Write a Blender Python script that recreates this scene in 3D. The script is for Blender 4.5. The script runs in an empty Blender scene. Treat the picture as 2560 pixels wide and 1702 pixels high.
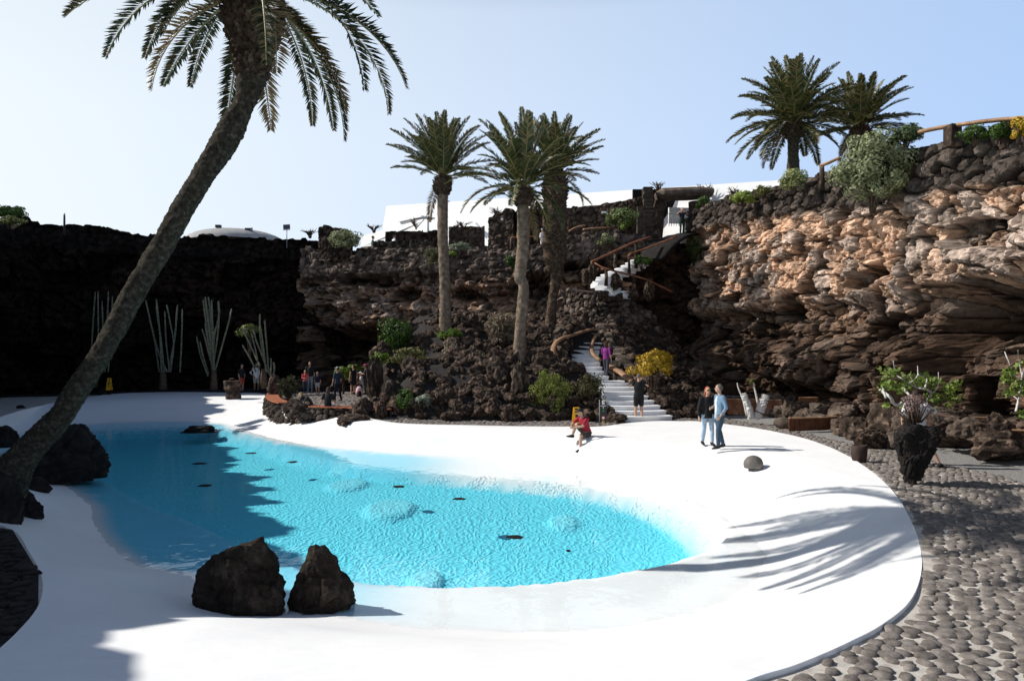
import bpy, math, random
import numpy as np
from mathutils import Vector, Matrix
from mathutils.geometry import delaunay_2d_cdt
random.seed(7); RNG = np.random.default_rng(7)
SC = bpy.context.scene; COL = SC.collection
R = math.radians
F, CX, HY, EYE = 1750.0, 1280.0, 864.0, 2.8      # focal length, principal column, horizon row of the photograph, eye height
WZ = -0.8                                         # level of the pool water
def P(px, py, Y): return Vector(((px-CX)/F*Y, Y, EYE-(py-HY)/F*Y))
def G(px, py, z=0.0):
    Y = (EYE-z)*F/(py-HY); return Vector(((px-CX)/F*Y, Y, z))
# ---------------------------------------------------------------- noise in numpy
def _h(ix, iy, seed):
    n = (ix.astype(np.int64)*374761393 + iy.astype(np.int64)*668265263 + seed*982451653) & 0xffffffff
    n = ((n ^ (n >> 13))*1274126177) & 0xffffffff
    n = ((n ^ (n >> 16))*2246822519) & 0xffffffff
    return ((n ^ (n >> 15)) & 0xffffff)/float(0xffffff)
def vnoise(x, y, seed=0):
    ix, iy = np.floor(x), np.floor(y); fx, fy = x-ix, y-iy
    fx = fx*fx*(3-2*fx); fy = fy*fy*(3-2*fy)
    a = _h(ix, iy, seed); b = _h(ix+1, iy, seed); c = _h(ix, iy+1, seed); d = _h(ix+1, iy+1, seed)
    return (a*(1-fx)+b*fx)*(1-fy)+(c*(1-fx)+d*fx)*fy
def fbm(x, y, seed=0, o=4):
    v = 0; a = .5
    for k in range(o):
        v = v+a*(vnoise(x, y, seed+k*17)-.5)*2; x = x*2.03+5.1; y = y*2.03+1.7; a *= .5
    return v
def vor(x, y, seed=0, jit=.9):
    ix, iy = np.floor(x), np.floor(y)
    f1 = np.full(x.shape, 9.); f2 = np.full(x.shape, 9.); cid = np.zeros(x.shape)
    for dx in (-1, 0, 1):
        for dy in (-1, 0, 1):
            cx, cy = ix+dx, iy+dy
            px = cx+.5+(_h(cx, cy, seed)-.5)*jit; py = cy+.5+(_h(cx, cy, seed+31)-.5)*jit
            d = np.hypot(px-x, py-y); near = d < f1
            f2 = np.where(near, f1, np.minimum(f2, d)); cid = np.where(near, _h(cx, cy, seed+77), cid); f1 = np.where(near, d, f1)
    return f1, f2, cid
def vnoise3(P3, seed=0):
    I = np.floor(P3); f = P3-I; f = f*f*(3-2*f); out = 0
    for dx in (0, 1):
        for dy in (0, 1):
            for dz in (0, 1):
                w = (f[:, 0] if dx else 1-f[:, 0])*(f[:, 1] if dy else 1-f[:, 1])*(f[:, 2] if dz else 1-f[:, 2])
                out = out+w*_h(I[:, 0]+dx+(I[:, 2]+dz)*7919, I[:, 1]+dy, seed)
    return out
def fbm3(P3, seed=0, o=4):
    v = 0; a = .5
    for k in range(o): v = v+a*(vnoise3(P3, seed+k*13)-.5)*2; P3 = P3*2.03+3.7; a *= .5
    return v
def vor3(P3, seed=0):
    I = np.floor(P3); f1 = np.full(len(P3), 9.); f2 = f1.copy(); cid = np.zeros(len(P3))
    for dx in (-1, 0, 1):
        for dy in (-1, 0, 1):
            for dz in (-1, 0, 1):
                c = I+np.array([dx, dy, dz]); hx = c[:, 0]+c[:, 2]*7919
                q = c+.5+(np.stack([_h(hx, c[:, 1], seed+k) for k in (0, 31, 57)], 1)-.5)*.9; d = np.linalg.norm(q-P3, axis=1); n = d < f1
                f2 = np.where(n, f1, np.minimum(f2, d)); cid = np.where(n, _h(hx, c[:, 1], seed+77), cid); f1 = np.where(n, d, f1)
    return f1, f2, cid
def vort(x, y, seed=0, jit=.9):
    """cells with a tilted facet each: edge distance, cell id, facet height"""
    ix, iy = np.floor(x), np.floor(y); f1 = np.full(x.shape, 9.); f2 = f1.copy(); cid = np.zeros(x.shape); ox = cid.copy(); oy = cid.copy()
    for dx in (-1, 0, 1):
        for dy in (-1, 0, 1):
            cx, cy = ix+dx, iy+dy; px = cx+.5+(_h(cx, cy, seed)-.5)*jit; py = cy+.5+(_h(cx, cy, seed+31)-.5)*jit; d = .7*np.maximum(abs(px-x), abs(py-y))+.3*np.hypot(px-x, py-y); n = d < f1
            f2 = np.where(n, f1, np.minimum(f2, d)); cid = np.where(n, _h(cx, cy, seed+77), cid); ox = np.where(n, x-px, ox); oy = np.where(n, y-py, oy); f1 = np.where(n, d, f1)
    a = np.modf(cid*917.31)[0]-.5; b = np.modf(cid*533.77)[0]-.5
    return f2-f1, cid, ox*a*1.5+oy*b*1.5
def ss(a, b, x):
    t = np.clip((x-a)/(b-a), 0, 1); return t*t*(3-2*t)
# ---------------------------------------------------------------- materials
MATS = {}
def newmat(name):
    m = bpy.data.materials.new(name); m.use_nodes = True; nt = m.node_tree
    b = nt.nodes['Principled BSDF']; MATS[name] = m
    return m, nt, b
def _ramp(nt, fac, stops):
    r = nt.nodes.new('ShaderNodeValToRGB'); e = r.color_ramp.elements
    while len(e) < len(stops): e.new(.5)
    for el, (p, c) in zip(e, stops): el.position = p; el.color = (*c, 1)
    nt.links.new(fac, r.inputs[0]); return r.outputs[0]
def _noise(nt, scale, detail=6, rough=.6, vec=None, dist=0.):
    n = nt.nodes.new('ShaderNodeTexNoise'); n.inputs['Scale'].default_value = scale; n.inputs['Detail'].default_value = detail
    n.inputs['Roughness'].default_value = rough; n.inputs['Distortion'].default_value = dist
    if vec is not None: nt.links.new(vec, n.inputs['Vector'])
    return n
def _coord(nt, which='Object'): return nt.nodes.new('ShaderNodeTexCoord').outputs[which]
def _bump(nt, b, h, strength, dist):
    u = nt.nodes.new('ShaderNodeBump'); u.inputs['Strength'].default_value = strength; u.inputs['Distance'].default_value = dist
    nt.links.new(h, u.inputs['Height']); nt.links.new(u.outputs[0], b.inputs['Normal'])
def m_noise(name, c1, c2, scale=6, rough=.8, bump=.3, bd=.02, spec=.3, detail=6, c3=None):
    m, nt, b = newmat(name); co = _coord(nt); n = _noise(nt, scale, detail, .65, co)
    st = [(.3, c1), (.7, c2)] if c3 is None else [(.28, c1), (.52, c2), (.75, c3)]
    nt.links.new(_ramp(nt, n.outputs['Fac'], st), b.inputs['Base Color'])
    b.inputs['Roughness'].default_value = rough; b.inputs['Specular IOR Level'].default_value = spec
    if bump:
        n2 = _noise(nt, scale*4, 8, .7, co); _bump(nt, b, n2.outputs['Fac'], bump, bd)
    return m
def m_attr(name, scale=5, lo=.55, hi=1.35, rough=.9, bump=.5, bd=.03, spec=.2, transl=0.):
    """vertex colour (kind of rock with shaded cracks / leaf tint) times fine noise"""
    m, nt, b = newmat(name); a = nt.nodes.new('ShaderNodeAttribute'); a.attribute_name = 'Col'
    co = _coord(nt); n = _noise(nt, scale, 8, .7, co)
    mr = nt.nodes.new('ShaderNodeMapRange'); mr.inputs[1].default_value = .25; mr.inputs[2].default_value = .75
    mr.inputs[3].default_value = lo; mr.inputs[4].default_value = hi; nt.links.new(n.outputs['Fac'], mr.inputs[0])
    mx = nt.nodes.new('ShaderNodeVectorMath'); mx.operation = 'SCALE'
    nt.links.new(a.outputs['Color'], mx.inputs[0]); nt.links.new(mr.outputs[0], mx.inputs['Scale'])
    nt.links.new(mx.outputs[0], b.inputs['Base Color'])
    b.inputs['Roughness'].default_value = rough; b.inputs['Specular IOR Level'].default_value = spec
    if bump:
        n2 = _noise(nt, scale*3.3, 10, .75, co); _bump(nt, b, n2.outputs['Fac'], bump, bd)
    if transl:
        t = nt.nodes.new('ShaderNodeBsdfTranslucent'); nt.links.new(mx.outputs[0], t.inputs['Color'])
        ms = nt.nodes.new('ShaderNodeMixShader'); ms.inputs[0].default_value = transl
        o = nt.nodes['Material Output']; nt.links.new(b.outputs[0], ms.inputs[1]); nt.links.new(t.outputs[0], ms.inputs[2]); nt.links.new(ms.outputs[0], o.inputs['Surface'])
    return m
def m_plain(name, c, rough=.7, var=.25, scale=20, spec=.3):
    c1 = tuple(x*(1-var) for x in c); c2 = tuple(min(1, x*(1+var)) for x in c)
    return m_noise(name, c1, c2, scale, rough, .15, .004, spec, 3)
MROCK = m_attr('cliff rock', 3.0, .5, 1.45, .95, .8, .05, .1)
MBOUL = m_noise('lava boulder', (.014, .010, .008), (.066, .046, .035), 2.6, .9, 1., .06, .12, 9, (.38, .275, .205))
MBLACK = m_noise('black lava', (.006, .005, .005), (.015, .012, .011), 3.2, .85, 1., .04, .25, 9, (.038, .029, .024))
MTAN = m_noise('brown block stone', (.045, .034, .027), (.12, .09, .07), 2.2, .95, .8, .05, .15, 9, (.26, .20, .155))
MLEAF = m_attr('leaves', 9, .7, 1.3, .55, 0, 0, .35, .22)
MFROND = m_attr('palm fronds', 5, .75, 1.25, .45, 0, 0, .4, .12)
MTRUNK = m_noise('palm bark', (.07, .05, .035), (.20, .15, .11), 5, .95, .9, .03, .1, 8, (.40, .32, .25))
MTRUNKD = m_noise('grey palm bark', (.018, .015, .011), (.085, .074, .054), 13, .95, 1., .08, .1, 10, (.24, .215, .165))
MWOODD = m_noise('shade-darkened timber', (.05, .016, .008), (.11, .038, .018), 3, .6, .3, .01, .3, 5, (.17, .07, .035))  # darkened copy of the reddish timber, stands for shade on the tub front
MBOSS = m_noise('old leaf bases', (.02, .013, .009), (.075, .052, .036), 7, .9, .6, .02, .1, 6, (.26, .195, .14))
MWOOD = m_noise('reddish timber', (.12, .042, .018), (.23, .09, .04), 3, .6, .3, .01, .3, 5, (.42, .2, .1))
MWOODL = m_noise('pale timber rail', (.16, .085, .045), (.31, .18, .10), 3, .6, .3, .01, .3, 5, (.5, .33, .2))
MWHITE = m_noise('white lime plaster', (.86, .86, .85), (.92, .92, .91), 1.6, .75, .12, .01, .25, 6)
MSTEP = m_noise('whitewashed step', (.74, .75, .77), (.88, .88, .88), 3, .8, .3, .02, .2, 6)
MGRAV = m_noise('grey volcanic gravel', (.13, .125, .12), (.33, .32, .305), 26, .95, 1., .03, .1, 4, (.52, .51, .49))
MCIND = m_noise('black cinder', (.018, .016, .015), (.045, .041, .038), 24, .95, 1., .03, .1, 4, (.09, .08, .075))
MMORT = m_noise('lime mortar', (.38, .35, .31), (.56, .52, .465), 7, .95, .6, .02, .1, 7, (.66, .62, .56))
MCOB = m_noise('basalt cobbles', (.07, .06, .053), (.20, .175, .155), 6.5, .8, .8, .02, .3, 8, (.36, .32, .29))
MCACT = m_noise('cactus skin', (.07, .08, .055), (.15, .16, .115), 9, .8, .3, .01, .2, 4, (.3, .3, .24))
MBRANCH = m_noise('pale bark', (.42, .40, .38), (.66, .64, .62), 8, .8, .4, .01, .2, 5)
MSTEM = m_noise('dry stem', (.05, .035, .025), (.14, .10, .075), 9, .9, .4, .01, .1, 4)
MYEL = m_plain('yellow plastic', (.75, .38, .02), .4, .08)
MSIGN = m_plain('dark sign metal', (.03, .03, .032), .5, .1)
MGREY = m_plain('grey metal', (.25, .25, .26), .45, .15)
MDOME = m_plain('grey dome skin', (.35, .34, .33), .8, .15, 2)
# ---------------------------------------------------------------- mesh helpers
def setcol(me, C):
    a = me.color_attributes.new('Col', 'FLOAT_COLOR', 'POINT'); C = np.asarray(C, float)
    if C.shape[1] == 3: C = np.c_[C, np.ones(len(C))]
    a.data.foreach_set('color', C.ravel())
def np_mesh(name, V, Fs, C=None, smooth=False):
    V = np.asarray(V, float); Fs = np.asarray(Fs, np.int32); k = Fs.shape[1]
    me = bpy.data.meshes.new(name); me.vertices.add(len(V)); me.vertices.foreach_set('co', V.ravel())
    me.loops.add(Fs.size); me.loops.foreach_set('vertex_index', Fs.ravel())
    me.polygons.add(len(Fs)); me.polygons.foreach_set('loop_start', np.arange(0, Fs.size, k, dtype=np.int32))
    me.polygons.foreach_set('use_smooth', np.full(len(Fs), smooth))
    me.update(calc_edges=True)
    if C is not None: setcol(me, C)
    return me
def link(name, me, mat=None, parent=None, loc=None, rotz=0., scale=None):
    o = bpy.data.objects.new(name, me); COL.objects.link(o)
    if mat is not None and not me.materials: me.materials.append(mat)
    if parent: o.parent = parent
    if loc is not None: o.location = loc
    if rotz: o.rotation_euler[2] = rotz
    if scale is not None: o.scale = (scale,)*3 if isinstance(scale, (int, float)) else scale
    return o
def tag(o, label, cat, group=None, kind=None):
    o['label'] = label
    if cat: o['category'] = cat
    if group: o['group'] = group
    if kind: o['kind'] = kind
    return o
def structure(o, label=None):
    o['kind'] = 'structure'
    if label: o['label'] = label
    return o
def thing(name, label, cat, loc=(0, 0, 0), rotz=0., group=None):
    o = bpy.data.objects.new(name, None); COL.objects.link(o); o.location = loc; o.rotation_euler = (0, 0, rotz)
    o.empty_display_size = .2
    return tag(o, label, cat, group)
def frame(d, side=None):
    d = Vector(d).normalized(); s = Vector(side) if side is not None else (Vector((0, 0, 1)) if abs(d.z) < .9 else Vector((1, 0, 0)))
    u = (s-d*s.dot(d))
    if u.length < 1e-5: s = Vector((0, 1, 0)); u = s-d*s.dot(d)
    u.normalize(); return u, d.cross(u).normalized(), d
class MB:
    def __init__(s): s.V = []; s.F = []
    def tube(s, pts, rad, n=10, side=None, caps=True, jag=0.):
        pts = [Vector(p) for p in pts]; b0 = len(s.V); K = len(pts)
        for i, p in enumerate(pts):
            d = pts[min(i+1, K-1)]-pts[max(i-1, 0)]
            if d.length < 1e-6: d = Vector((0, 0, 1))
            u, v, _ = frame(d, side); r = rad[i] if isinstance(rad, (list, tuple)) else rad
            ru, rv = r if isinstance(r, (tuple, list)) else (r, r)
            for k in range(n):
                a = 2*math.pi*k/n; j = 1+random.uniform(-jag, jag)
                s.V.append(p+u*(math.cos(a)*ru*j)+v*(math.sin(a)*rv*j))
        for i in range(K-1):
            for k in range(n):
                a, b = b0+i*n+k, b0+i*n+(k+1) % n; s.F.append((a, b, b+n, a+n))
        if caps:
            s.F.append(tuple(b0+k for k in reversed(range(n)))); s.F.append(tuple(b0+(K-1)*n+k for k in range(n)))
        return s
    def ell(s, c, r, rot=None, n=12, m=8):
        c = Vector(c); b0 = len(s.V); rot = rot or Matrix.Identity(3)
        s.V.append(c+rot @ Vector((0, 0, -r[2])))
        for i in range(1, m):
            t = -math.pi/2+math.pi*i/m
            for k in range(n):
                a = 2*math.pi*k/n; s.V.append(c+rot @ Vector((math.cos(a)*math.cos(t)*r[0], math.sin(a)*math.cos(t)*r[1], math.sin(t)*r[2])))
        s.V.append(c+rot @ Vector((0, 0, r[2]))); top = len(s.V)-1
        for k in range(n):
            s.F.append((b0, b0+1+(k+1) % n, b0+1+k)); s.F.append((top, top-n+k, top-n+(k+1) % n))
        for i in range(m-2):
            for k in range(n):
                a, b = b0+1+i*n+k, b0+1+i*n+(k+1) % n; s.F.append((a, b, b+n, a+n))
        return s
    def box(s, c, size, rot=None, taper=1., jag=0.):
        c = Vector(c); rot = rot or Matrix.Identity(3); b0 = len(s.V)
        for z in (-1, 1):
            t = taper if z > 0 else 1.
            for x, y in ((-1, -1), (1, -1), (1, 1), (-1, 1)):
                s.V.append(c+rot @ Vector((x*size[0]/2*t+random.uniform(-jag, jag), y*size[1]/2*t+random.uniform(-jag, jag), z*size[2]/2+random.uniform(-jag, jag))))
        for f in ((3, 2, 1, 0), (4, 5, 6, 7), (0, 1, 5, 4), (1, 2, 6, 5), (2, 3, 7, 6), (3, 0, 4, 7)): s.F.append(tuple(b0+i for i in f))
        return s
    def poly(s, pts):
        b0 = len(s.V); s.V += [Vector(p) for p in pts]; s.F.append(tuple(range(b0, b0+len(pts)))); return s
    def mesh(s, name, smooth=True):
        me = bpy.data.meshes.new(name); me.from_pydata([tuple(v) for v in s.V], [], s.F)
        if smooth: me.polygons.foreach_set('use_smooth', [True]*len(me.polygons))
        me.update(); return me
    def build(s, name, mat, parent=None, smooth=True, loc=None, rotz=0., bevel=0.):
        o = link(name, s.mesh(name, smooth), mat, parent, loc, rotz)
        if bevel:
            b = o.modifiers.new('bevel', 'BEVEL'); b.width = bevel; b.segments = 2; b.limit_method = 'ANGLE'
        return o
def rotz3(a): return Matrix.Rotation(a, 3, 'Z')
def catmull(pts, per=8, closed=False):
    pts = [np.array(p, float) for p in pts]; n = len(pts); out = []
    rng = range(n if closed else n-1)
    for i in rng:
        p1, p2 = pts[i], pts[(i+1) % n]
        p0 = pts[(i-1) % n] if closed or i > 0 else 2*p1-p2
        p3 = pts[(i+2) % n] if closed or i < n-2 else 2*p2-p1
        for k in range(per):
            t = k/per; out.append(.5*((2*p1)+(p2-p0)*t+(2*p0-5*p1+4*p2-p3)*t*t+(3*p1-p0-3*p2+p3)*t**3))
    if not closed: out.append(pts[-1])
    return np.array(out)
def pdist(Q, poly, closed=True):
    A = poly; B = np.roll(poly, -1, 0) if closed else poly[1:]
    if not closed: A = poly[:-1]
    best = np.full(len(Q), 1e9)
    for a, b in zip(A, B):
        ab = b-a; L = (ab*ab).sum()+1e-12; t = np.clip(((Q-a)@ab)/L, 0, 1); d = ((Q-(a+t[:, None]*ab))**2).sum(1); best = np.minimum(best, d)
    return np.sqrt(best)
def inpoly(Q, poly):
    x, y = Q[:, 0], Q[:, 1]; c = np.zeros(len(Q), bool); B = np.roll(poly, -1, 0)
    for (x1, y1), (x2, y2) in zip(poly, B):
        if y1 == y2: continue
        c ^= ((y1 > y) != (y2 > y)) & (x < (x2-x1)*(y-y1)/(y2-y1)+x1)
    return c
# ================================================================ people (built first, while the scene is small)
def remesh(o, vox, smooth=2):
    m = o.modifiers.new('r', 'REMESH'); m.mode = 'VOXEL'; m.voxel_size = vox; m.use_smooth_shade = True
    if smooth: k = o.modifiers.new('s', 'SMOOTH'); k.iterations = smooth; k.factor = .5
    dg = bpy.context.evaluated_depsgraph_get(); me = bpy.data.meshes.new_from_object(o.evaluated_get(dg))
    o.modifiers.clear(); old = o.data; mats = list(old.materials); o.data = me; me.name = o.name
    if not me.materials:
        for x in mats: me.materials.append(x)
    me.polygons.foreach_set('use_smooth', [True]*len(me.polygons)); bpy.data.meshes.remove(old)
SKIN = m_plain('skin', (.50, .30, .21), .55, .08, 12); SKINT = m_plain('tanned skin', (.36, .20, .13), .55, .08, 12)
_cl = {}
def cloth(c):
    k = tuple(c)
    if k not in _cl: _cl[k] = m_plain('cloth %d' % len(_cl), c, .85, .18, 9)
    return _cl[k]
BASE = dict(pelvis=(0, 0, .53), waist=(0, .004, .62), chest=(0, .004, .73), neck=(0, .006, .835), head=(0, -.012, .925),
            sl=(.108, .004, .80), el=(.135, .012, .635), wl=(.14, -.03, .49), sr=(-.108, .004, .80), er=(-.135, .012, .635), wr=(-.14, -.03, .49),
            hl=(.052, 0, .51), kl=(.056, -.012, .28), al=(.056, .012, .045), hr=(-.052, 0, .51), kr=(-.056, -.012, .28), ar=(-.056, .012, .045))
def lerp(a, b, t): return Vector(a)*(1-t)+Vector(b)*t
def person(label, loc, h=1.72, yaw=0., pose=None, top=(.02, .02, .025), bottom=(.02, .03, .06), sleeve=.45, leg=.97, hair=(.03, .02, .015),
           style='short', shoes=(.02, .02, .02), cap=None, skin=None, head_yaw=0., wide=1., vox=.011, dress=False, open_jacket=None, face=True,
           seated=False, long_top=0., glasses=False, bare=False, hat_back=False):
    skin = skin or SKIN; J = {k: Vector(v) for k, v in BASE.items()}
    for k, v in (pose or {}).items(): J[k] = Vector(v)
    J = {k: v*h for k, v in J.items()}; S = h
    root = thing('person', label, 'person', loc, yaw)
    b = MB(); w = wide
    fwd = Vector((math.sin(head_yaw), -math.cos(head_yaw), 0)); sidev = Vector((math.cos(head_yaw), math.sin(head_yaw), 0))
    across = (J['sl']-J['sr']).normalized(); hipx = (J['hl']-J['hr']).normalized()
    b.tube([J['pelvis']+Vector((0, 0, -.035))*S, J['pelvis'], J['waist'], J['chest'], lerp(J['chest'], J['neck'], .65), J['neck']],
           [(.06*S*w, .045*S), (.083*S*w, .058*S), (.071*S*w, .05*S), (.088*S*w, .057*S), (.07*S*w, .043*S), (.03*S, .03*S)], 14, across)
    b.tube([J['neck']-Vector((0, 0, .02))*S, J['head']], [.03*S, .028*S], 10)
    Rm = Matrix.Rotation(head_yaw, 3, 'Z')
    b.ell(J['head']+Vector((0, 0, .012))*S, (.043*S, .053*S, .056*S), Rm, 14, 10)
    b.ell(J['head']+fwd*.012*S-Vector((0, 0, .025))*S, (.033*S, .04*S, .04*S), Rm, 12, 8)
    b.ell(J['head']+fwd*.055*S-Vector((0, 0, .004))*S, (.008*S, .011*S, .014*S), Rm, 8, 6)
    for q in (-1, 1): b.ell(J['head']+sidev*q*.043*S-Vector((0, 0, .002))*S, (.006*S, .011*S, .017*S), Rm, 8, 6)
    for q in 'lr':
        s_, e_, w_ = J['s'+q], J['e'+q], J['w'+q]
        b.ell(s_, (.032*S,)*3, None, 10, 8)
        b.tube([s_, lerp(s_, e_, .4), e_, lerp(e_, w_, .3), w_], [.03*S, .028*S, .022*S, .0235*S, .0155*S], 10)
        d = (J['h'+'and'+q]-w_).normalized() if 'hand'+q in J else (w_-e_).normalized()
        inward = Vector((-1 if q == 'l' else 1, 0, 0)); pn = (inward-d*inward.dot(d))
        if pn.length < .2: pn = Vector((0, 0, -1))-d*Vector((0, 0, -1)).dot(d)
        pn.normalize(); sd = d.cross(pn).normalized()
        if sd.y > 0 or (abs(sd.y) < .3 and sd.z < 0): sd = -sd
        pc = w_+d*.027*S
        b.tube([w_-d*.005*S, w_+d*.015*S, w_+d*.048*S], [(.013*S, .01*S), (.021*S, .011*S), (.021*S, .0095*S)], 8, sd)
        for i, L in enumerate((.041, .047, .044, .034)):
            o_ = w_+d*.045*S+sd*(.0155-.0105*i)*S; m_ = o_+d*L*.5*S+pn*.004*S; t_ = m_+d*L*.42*S+pn*.016*S
            b.tube([o_, m_, t_], [.0056*S, .005*S, .0044*S], 6)
        o_ = w_+d*.014*S+sd*.016*S; b.tube([o_, o_+d*.016*S+sd*.016*S, o_+d*.036*S+sd*.02*S+pn*.006*S], [.0075*S, .0062*S, .005*S], 6)
        H, K, A = J['h'+q], J['k'+q], J['a'+q]
        b.tube([H+Vector((0, 0, .01))*S, lerp(H, K, .35), K, lerp(K, A, .3), A], [.052*S*w, .046*S*w, .032*S, .033*S, .019*S], 12)
        td = Vector(J['toe'+q])-A if 'toe'+q in J else Vector((.012*(1 if q == 'l' else -1), -.1, -.03))*S
        td.z = min(td.z, 0) if not seated else td.z
        b.tube([A-td.normalized()*.025*S+Vector((0, 0, -.015))*S, A+td*.3+Vector((0, 0, -.012))*S, A+td], [(.02*S, .024*S), (.022*S, .019*S), (.02*S, .01*S)], 10, Vector((1, 0, 0)))
    o = b.build('body', skin, root); remesh(o, vox, 2)
    # shirt / dress
    t = MB(); g = .011*S; low = .0+long_top
    zb = J['pelvis']+(J['pelvis']-J['waist']).normalized()*(.02+low)*S
    t.tube([zb, J['pelvis'], J['waist'], J['chest'], lerp(J['chest'], J['neck'], .62), lerp(J['chest'], J['neck'], .93)],
           [(.09*S*w+g, .062*S+g), (.087*S*w+g, .06*S+g), (.077*S*w+g, .055*S+g), (.09*S*w+g, .06*S+g), (.078*S*w+g, .045*S+g), (.036*S+g*.5, .034*S+g*.4)], 16, across)
    if dress:
        t.tube([J['waist'], J['pelvis'], lerp(J['pelvis'], (J['kl']+J['kr'])/2, .5), lerp(J['pelvis'], (J['kl']+J['kr'])/2, .85)], [(.08*S, .06*S), (.1*S, .075*S), (.105*S, .08*S), (.108*S, .085*S)], 16, across)
    for q in 'lr':
        s_, e_, w_ = J['s'+q], J['e'+q], J['w'+q]; t.ell(s_, (.037*S,)*3, None, 10, 8)
        if sleeve > 0:
            if sleeve <= .5: t.tube([s_, lerp(s_, e_, sleeve*2)], [.037*S, .035*S], 10)
            else: t.tube([s_, e_, lerp(e_, w_, (sleeve-.5)*2)], [.037*S, .031*S, .024*S], 10)
    o = t.build('dress' if dress else ('jacket' if open_jacket else 'shirt'), cloth(top), root); remesh(o, .013, 2)
    if open_jacket:
        q = MB(); q.tube([zb+Vector((0, -.028, .03))*S, J['waist']+Vector((0, -.03, 0))*S, J['chest']+Vector((0, -.03, 0))*S, lerp(J['chest'], J['neck'], .7)+Vector((0, -.016, 0))*S],
                         [(.046*S, .05*S), (.044*S, .048*S), (.044*S, .052*S), (.028*S, .038*S)], 12, across); q.build('undershirt', cloth(open_jacket), root)
    if not dress:
        t = MB(); t.tube([J['pelvis']+(J['waist']-J['pelvis'])*.25, J['pelvis'], (J['hl']+J['hr'])/2-Vector((0, 0, .03))*S*(0 if seated else 1)], [(.084*S*w, .061*S), (.09*S*w, .066*S), (.07*S*w, .055*S)], 14, hipx)
        for q in 'lr':
            H, K, A = J['h'+q], J['k'+q], J['a'+q]
            if leg <= .5: t.tube([H+Vector((0, 0, .012))*S, lerp(H, K, .35), lerp(H, K, leg*2)], [.058*S*w, .054*S*w, .047*S], 12)
            else: t.tube([H+Vector((0, 0, .012))*S, lerp(H, K, .35), K, lerp(K, A, .3), lerp(K, A, (leg-.5)*2)], [.057*S*w, .051*S*w, .038*S, .038*S, .029*S], 12)
        o = t.build('shorts' if leg <= .6 else 'trousers', cloth(bottom), root); remesh(o, .013, 2)
    for q in 'lr':
        A = J['a'+q]; td = Vector(J['toe'+q])-A if 'toe'+q in J else Vector((.012*(1 if q == 'l' else -1), -.1, -.03))*S
        if shoes is None: continue
        t = MB(); t.tube([A-td.normalized()*.03*S-Vector((0, 0, .012))*S, A+td*.1-Vector((0, 0, .008))*S, A+td*.6-Vector((0, 0, .006))*S, A+td*1.08],
                         [(.022*S, .026*S), (.026*S, .03*S), (.027*S, .02*S), (.02*S, .011*S)], 10, Vector((1, 0, 0))); t.build('shoe', cloth(shoes), root)
    hm = cloth(hair); t = MB(); hc = J['head']
    if style != 'bald':
        t.ell(hc-fwd*.012*S+Vector((0, 0, .02))*S, (.047*S, .052*S, .055*S), Rm, 14, 9)
        if style in ('long', 'curly'):
            t.tube([hc-fwd*.022*S+Vector((0, 0, .02))*S, hc-fwd*.036*S-Vector((0, 0, .05))*S, hc-fwd*.034*S-Vector((0, 0, .13))*S], [(.05*S, .038*S), (.056*S, .032*S), (.034*S, .016*S)], 12, sidev)
            if style == 'curly':
                for _ in range(26):
                    a = random.uniform(0, 6.28); zz = random.uniform(-.12, .05); t.ell(hc-fwd*.028*S+sidev*math.cos(a)*.05*S+fwd*min(0, math.sin(a))*.03*S+Vector((0, 0, zz))*S, (.018*S,)*3, None, 7, 5)
        t.build('hair', hm, root)
    if cap:
        t = MB(); t.ell(hc-fwd*.004*S+Vector((0, 0, .034))*S, (.05*S, .056*S, .044*S), Rm, 14, 8)
        bd = -fwd if hat_back else fwd
        t.tube([hc+bd*.035*S+Vector((0, 0, .036))*S, hc+bd*.09*S+Vector((0, 0, .03))*S], [(.045*S, .006*S), (.034*S, .005*S)], 12, sidev); t.build('cap', cloth(cap), root)
    if face:
        for q in (-1, 1):
            if not glasses: MB().ell(hc+fwd*.047*S+sidev*q*.018*S+Vector((0, 0, .008))*S, (.007*S, .006*S, .005*S), Rm, 8, 6).build('eye', cloth((.02, .015, .012)), root)
        MB().ell(hc+fwd*.048*S-Vector((0, 0, .032))*S, (.015*S, .006*S, .004*S), Rm, 8, 6).build('mouth', cloth((.32, .1, .09)), root)
    if glasses:
        t = MB()
        for q in (-1, 1): t.ell(hc+fwd*.053*S+sidev*q*.02*S+Vector((0, 0, .008))*S, (.018*S, .006*S, .013*S), Rm, 10, 6)
        t.tube([hc+fwd*.056*S-sidev*.02*S+Vector((0, 0, .01))*S, hc+fwd*.056*S+sidev*.02*S+Vector((0, 0, .01))*S], .003*S, 6); t.build('sunglasses', cloth((.01, .01, .01)), root)
    return root
def rel(root, v): return root.location + Matrix.Rotation(root.rotation_euler[2], 3, 'Z') @ Vector(v)
HIP_L = dict(el=(.2, .04, .66), wl=(.12, -.02, .55)); HIP_R = dict(er=(-.2, .04, .66), wr=(-.12, -.02, .55))
def mrg(*d):
    o = {}
    for x in d: o.update(x)
    return o
STEPL = dict(kl=(.056, -.05, .28), al=(.058, -.05, .045), kr=(-.056, .02, .28), ar=(-.058, .09, .05))
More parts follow.
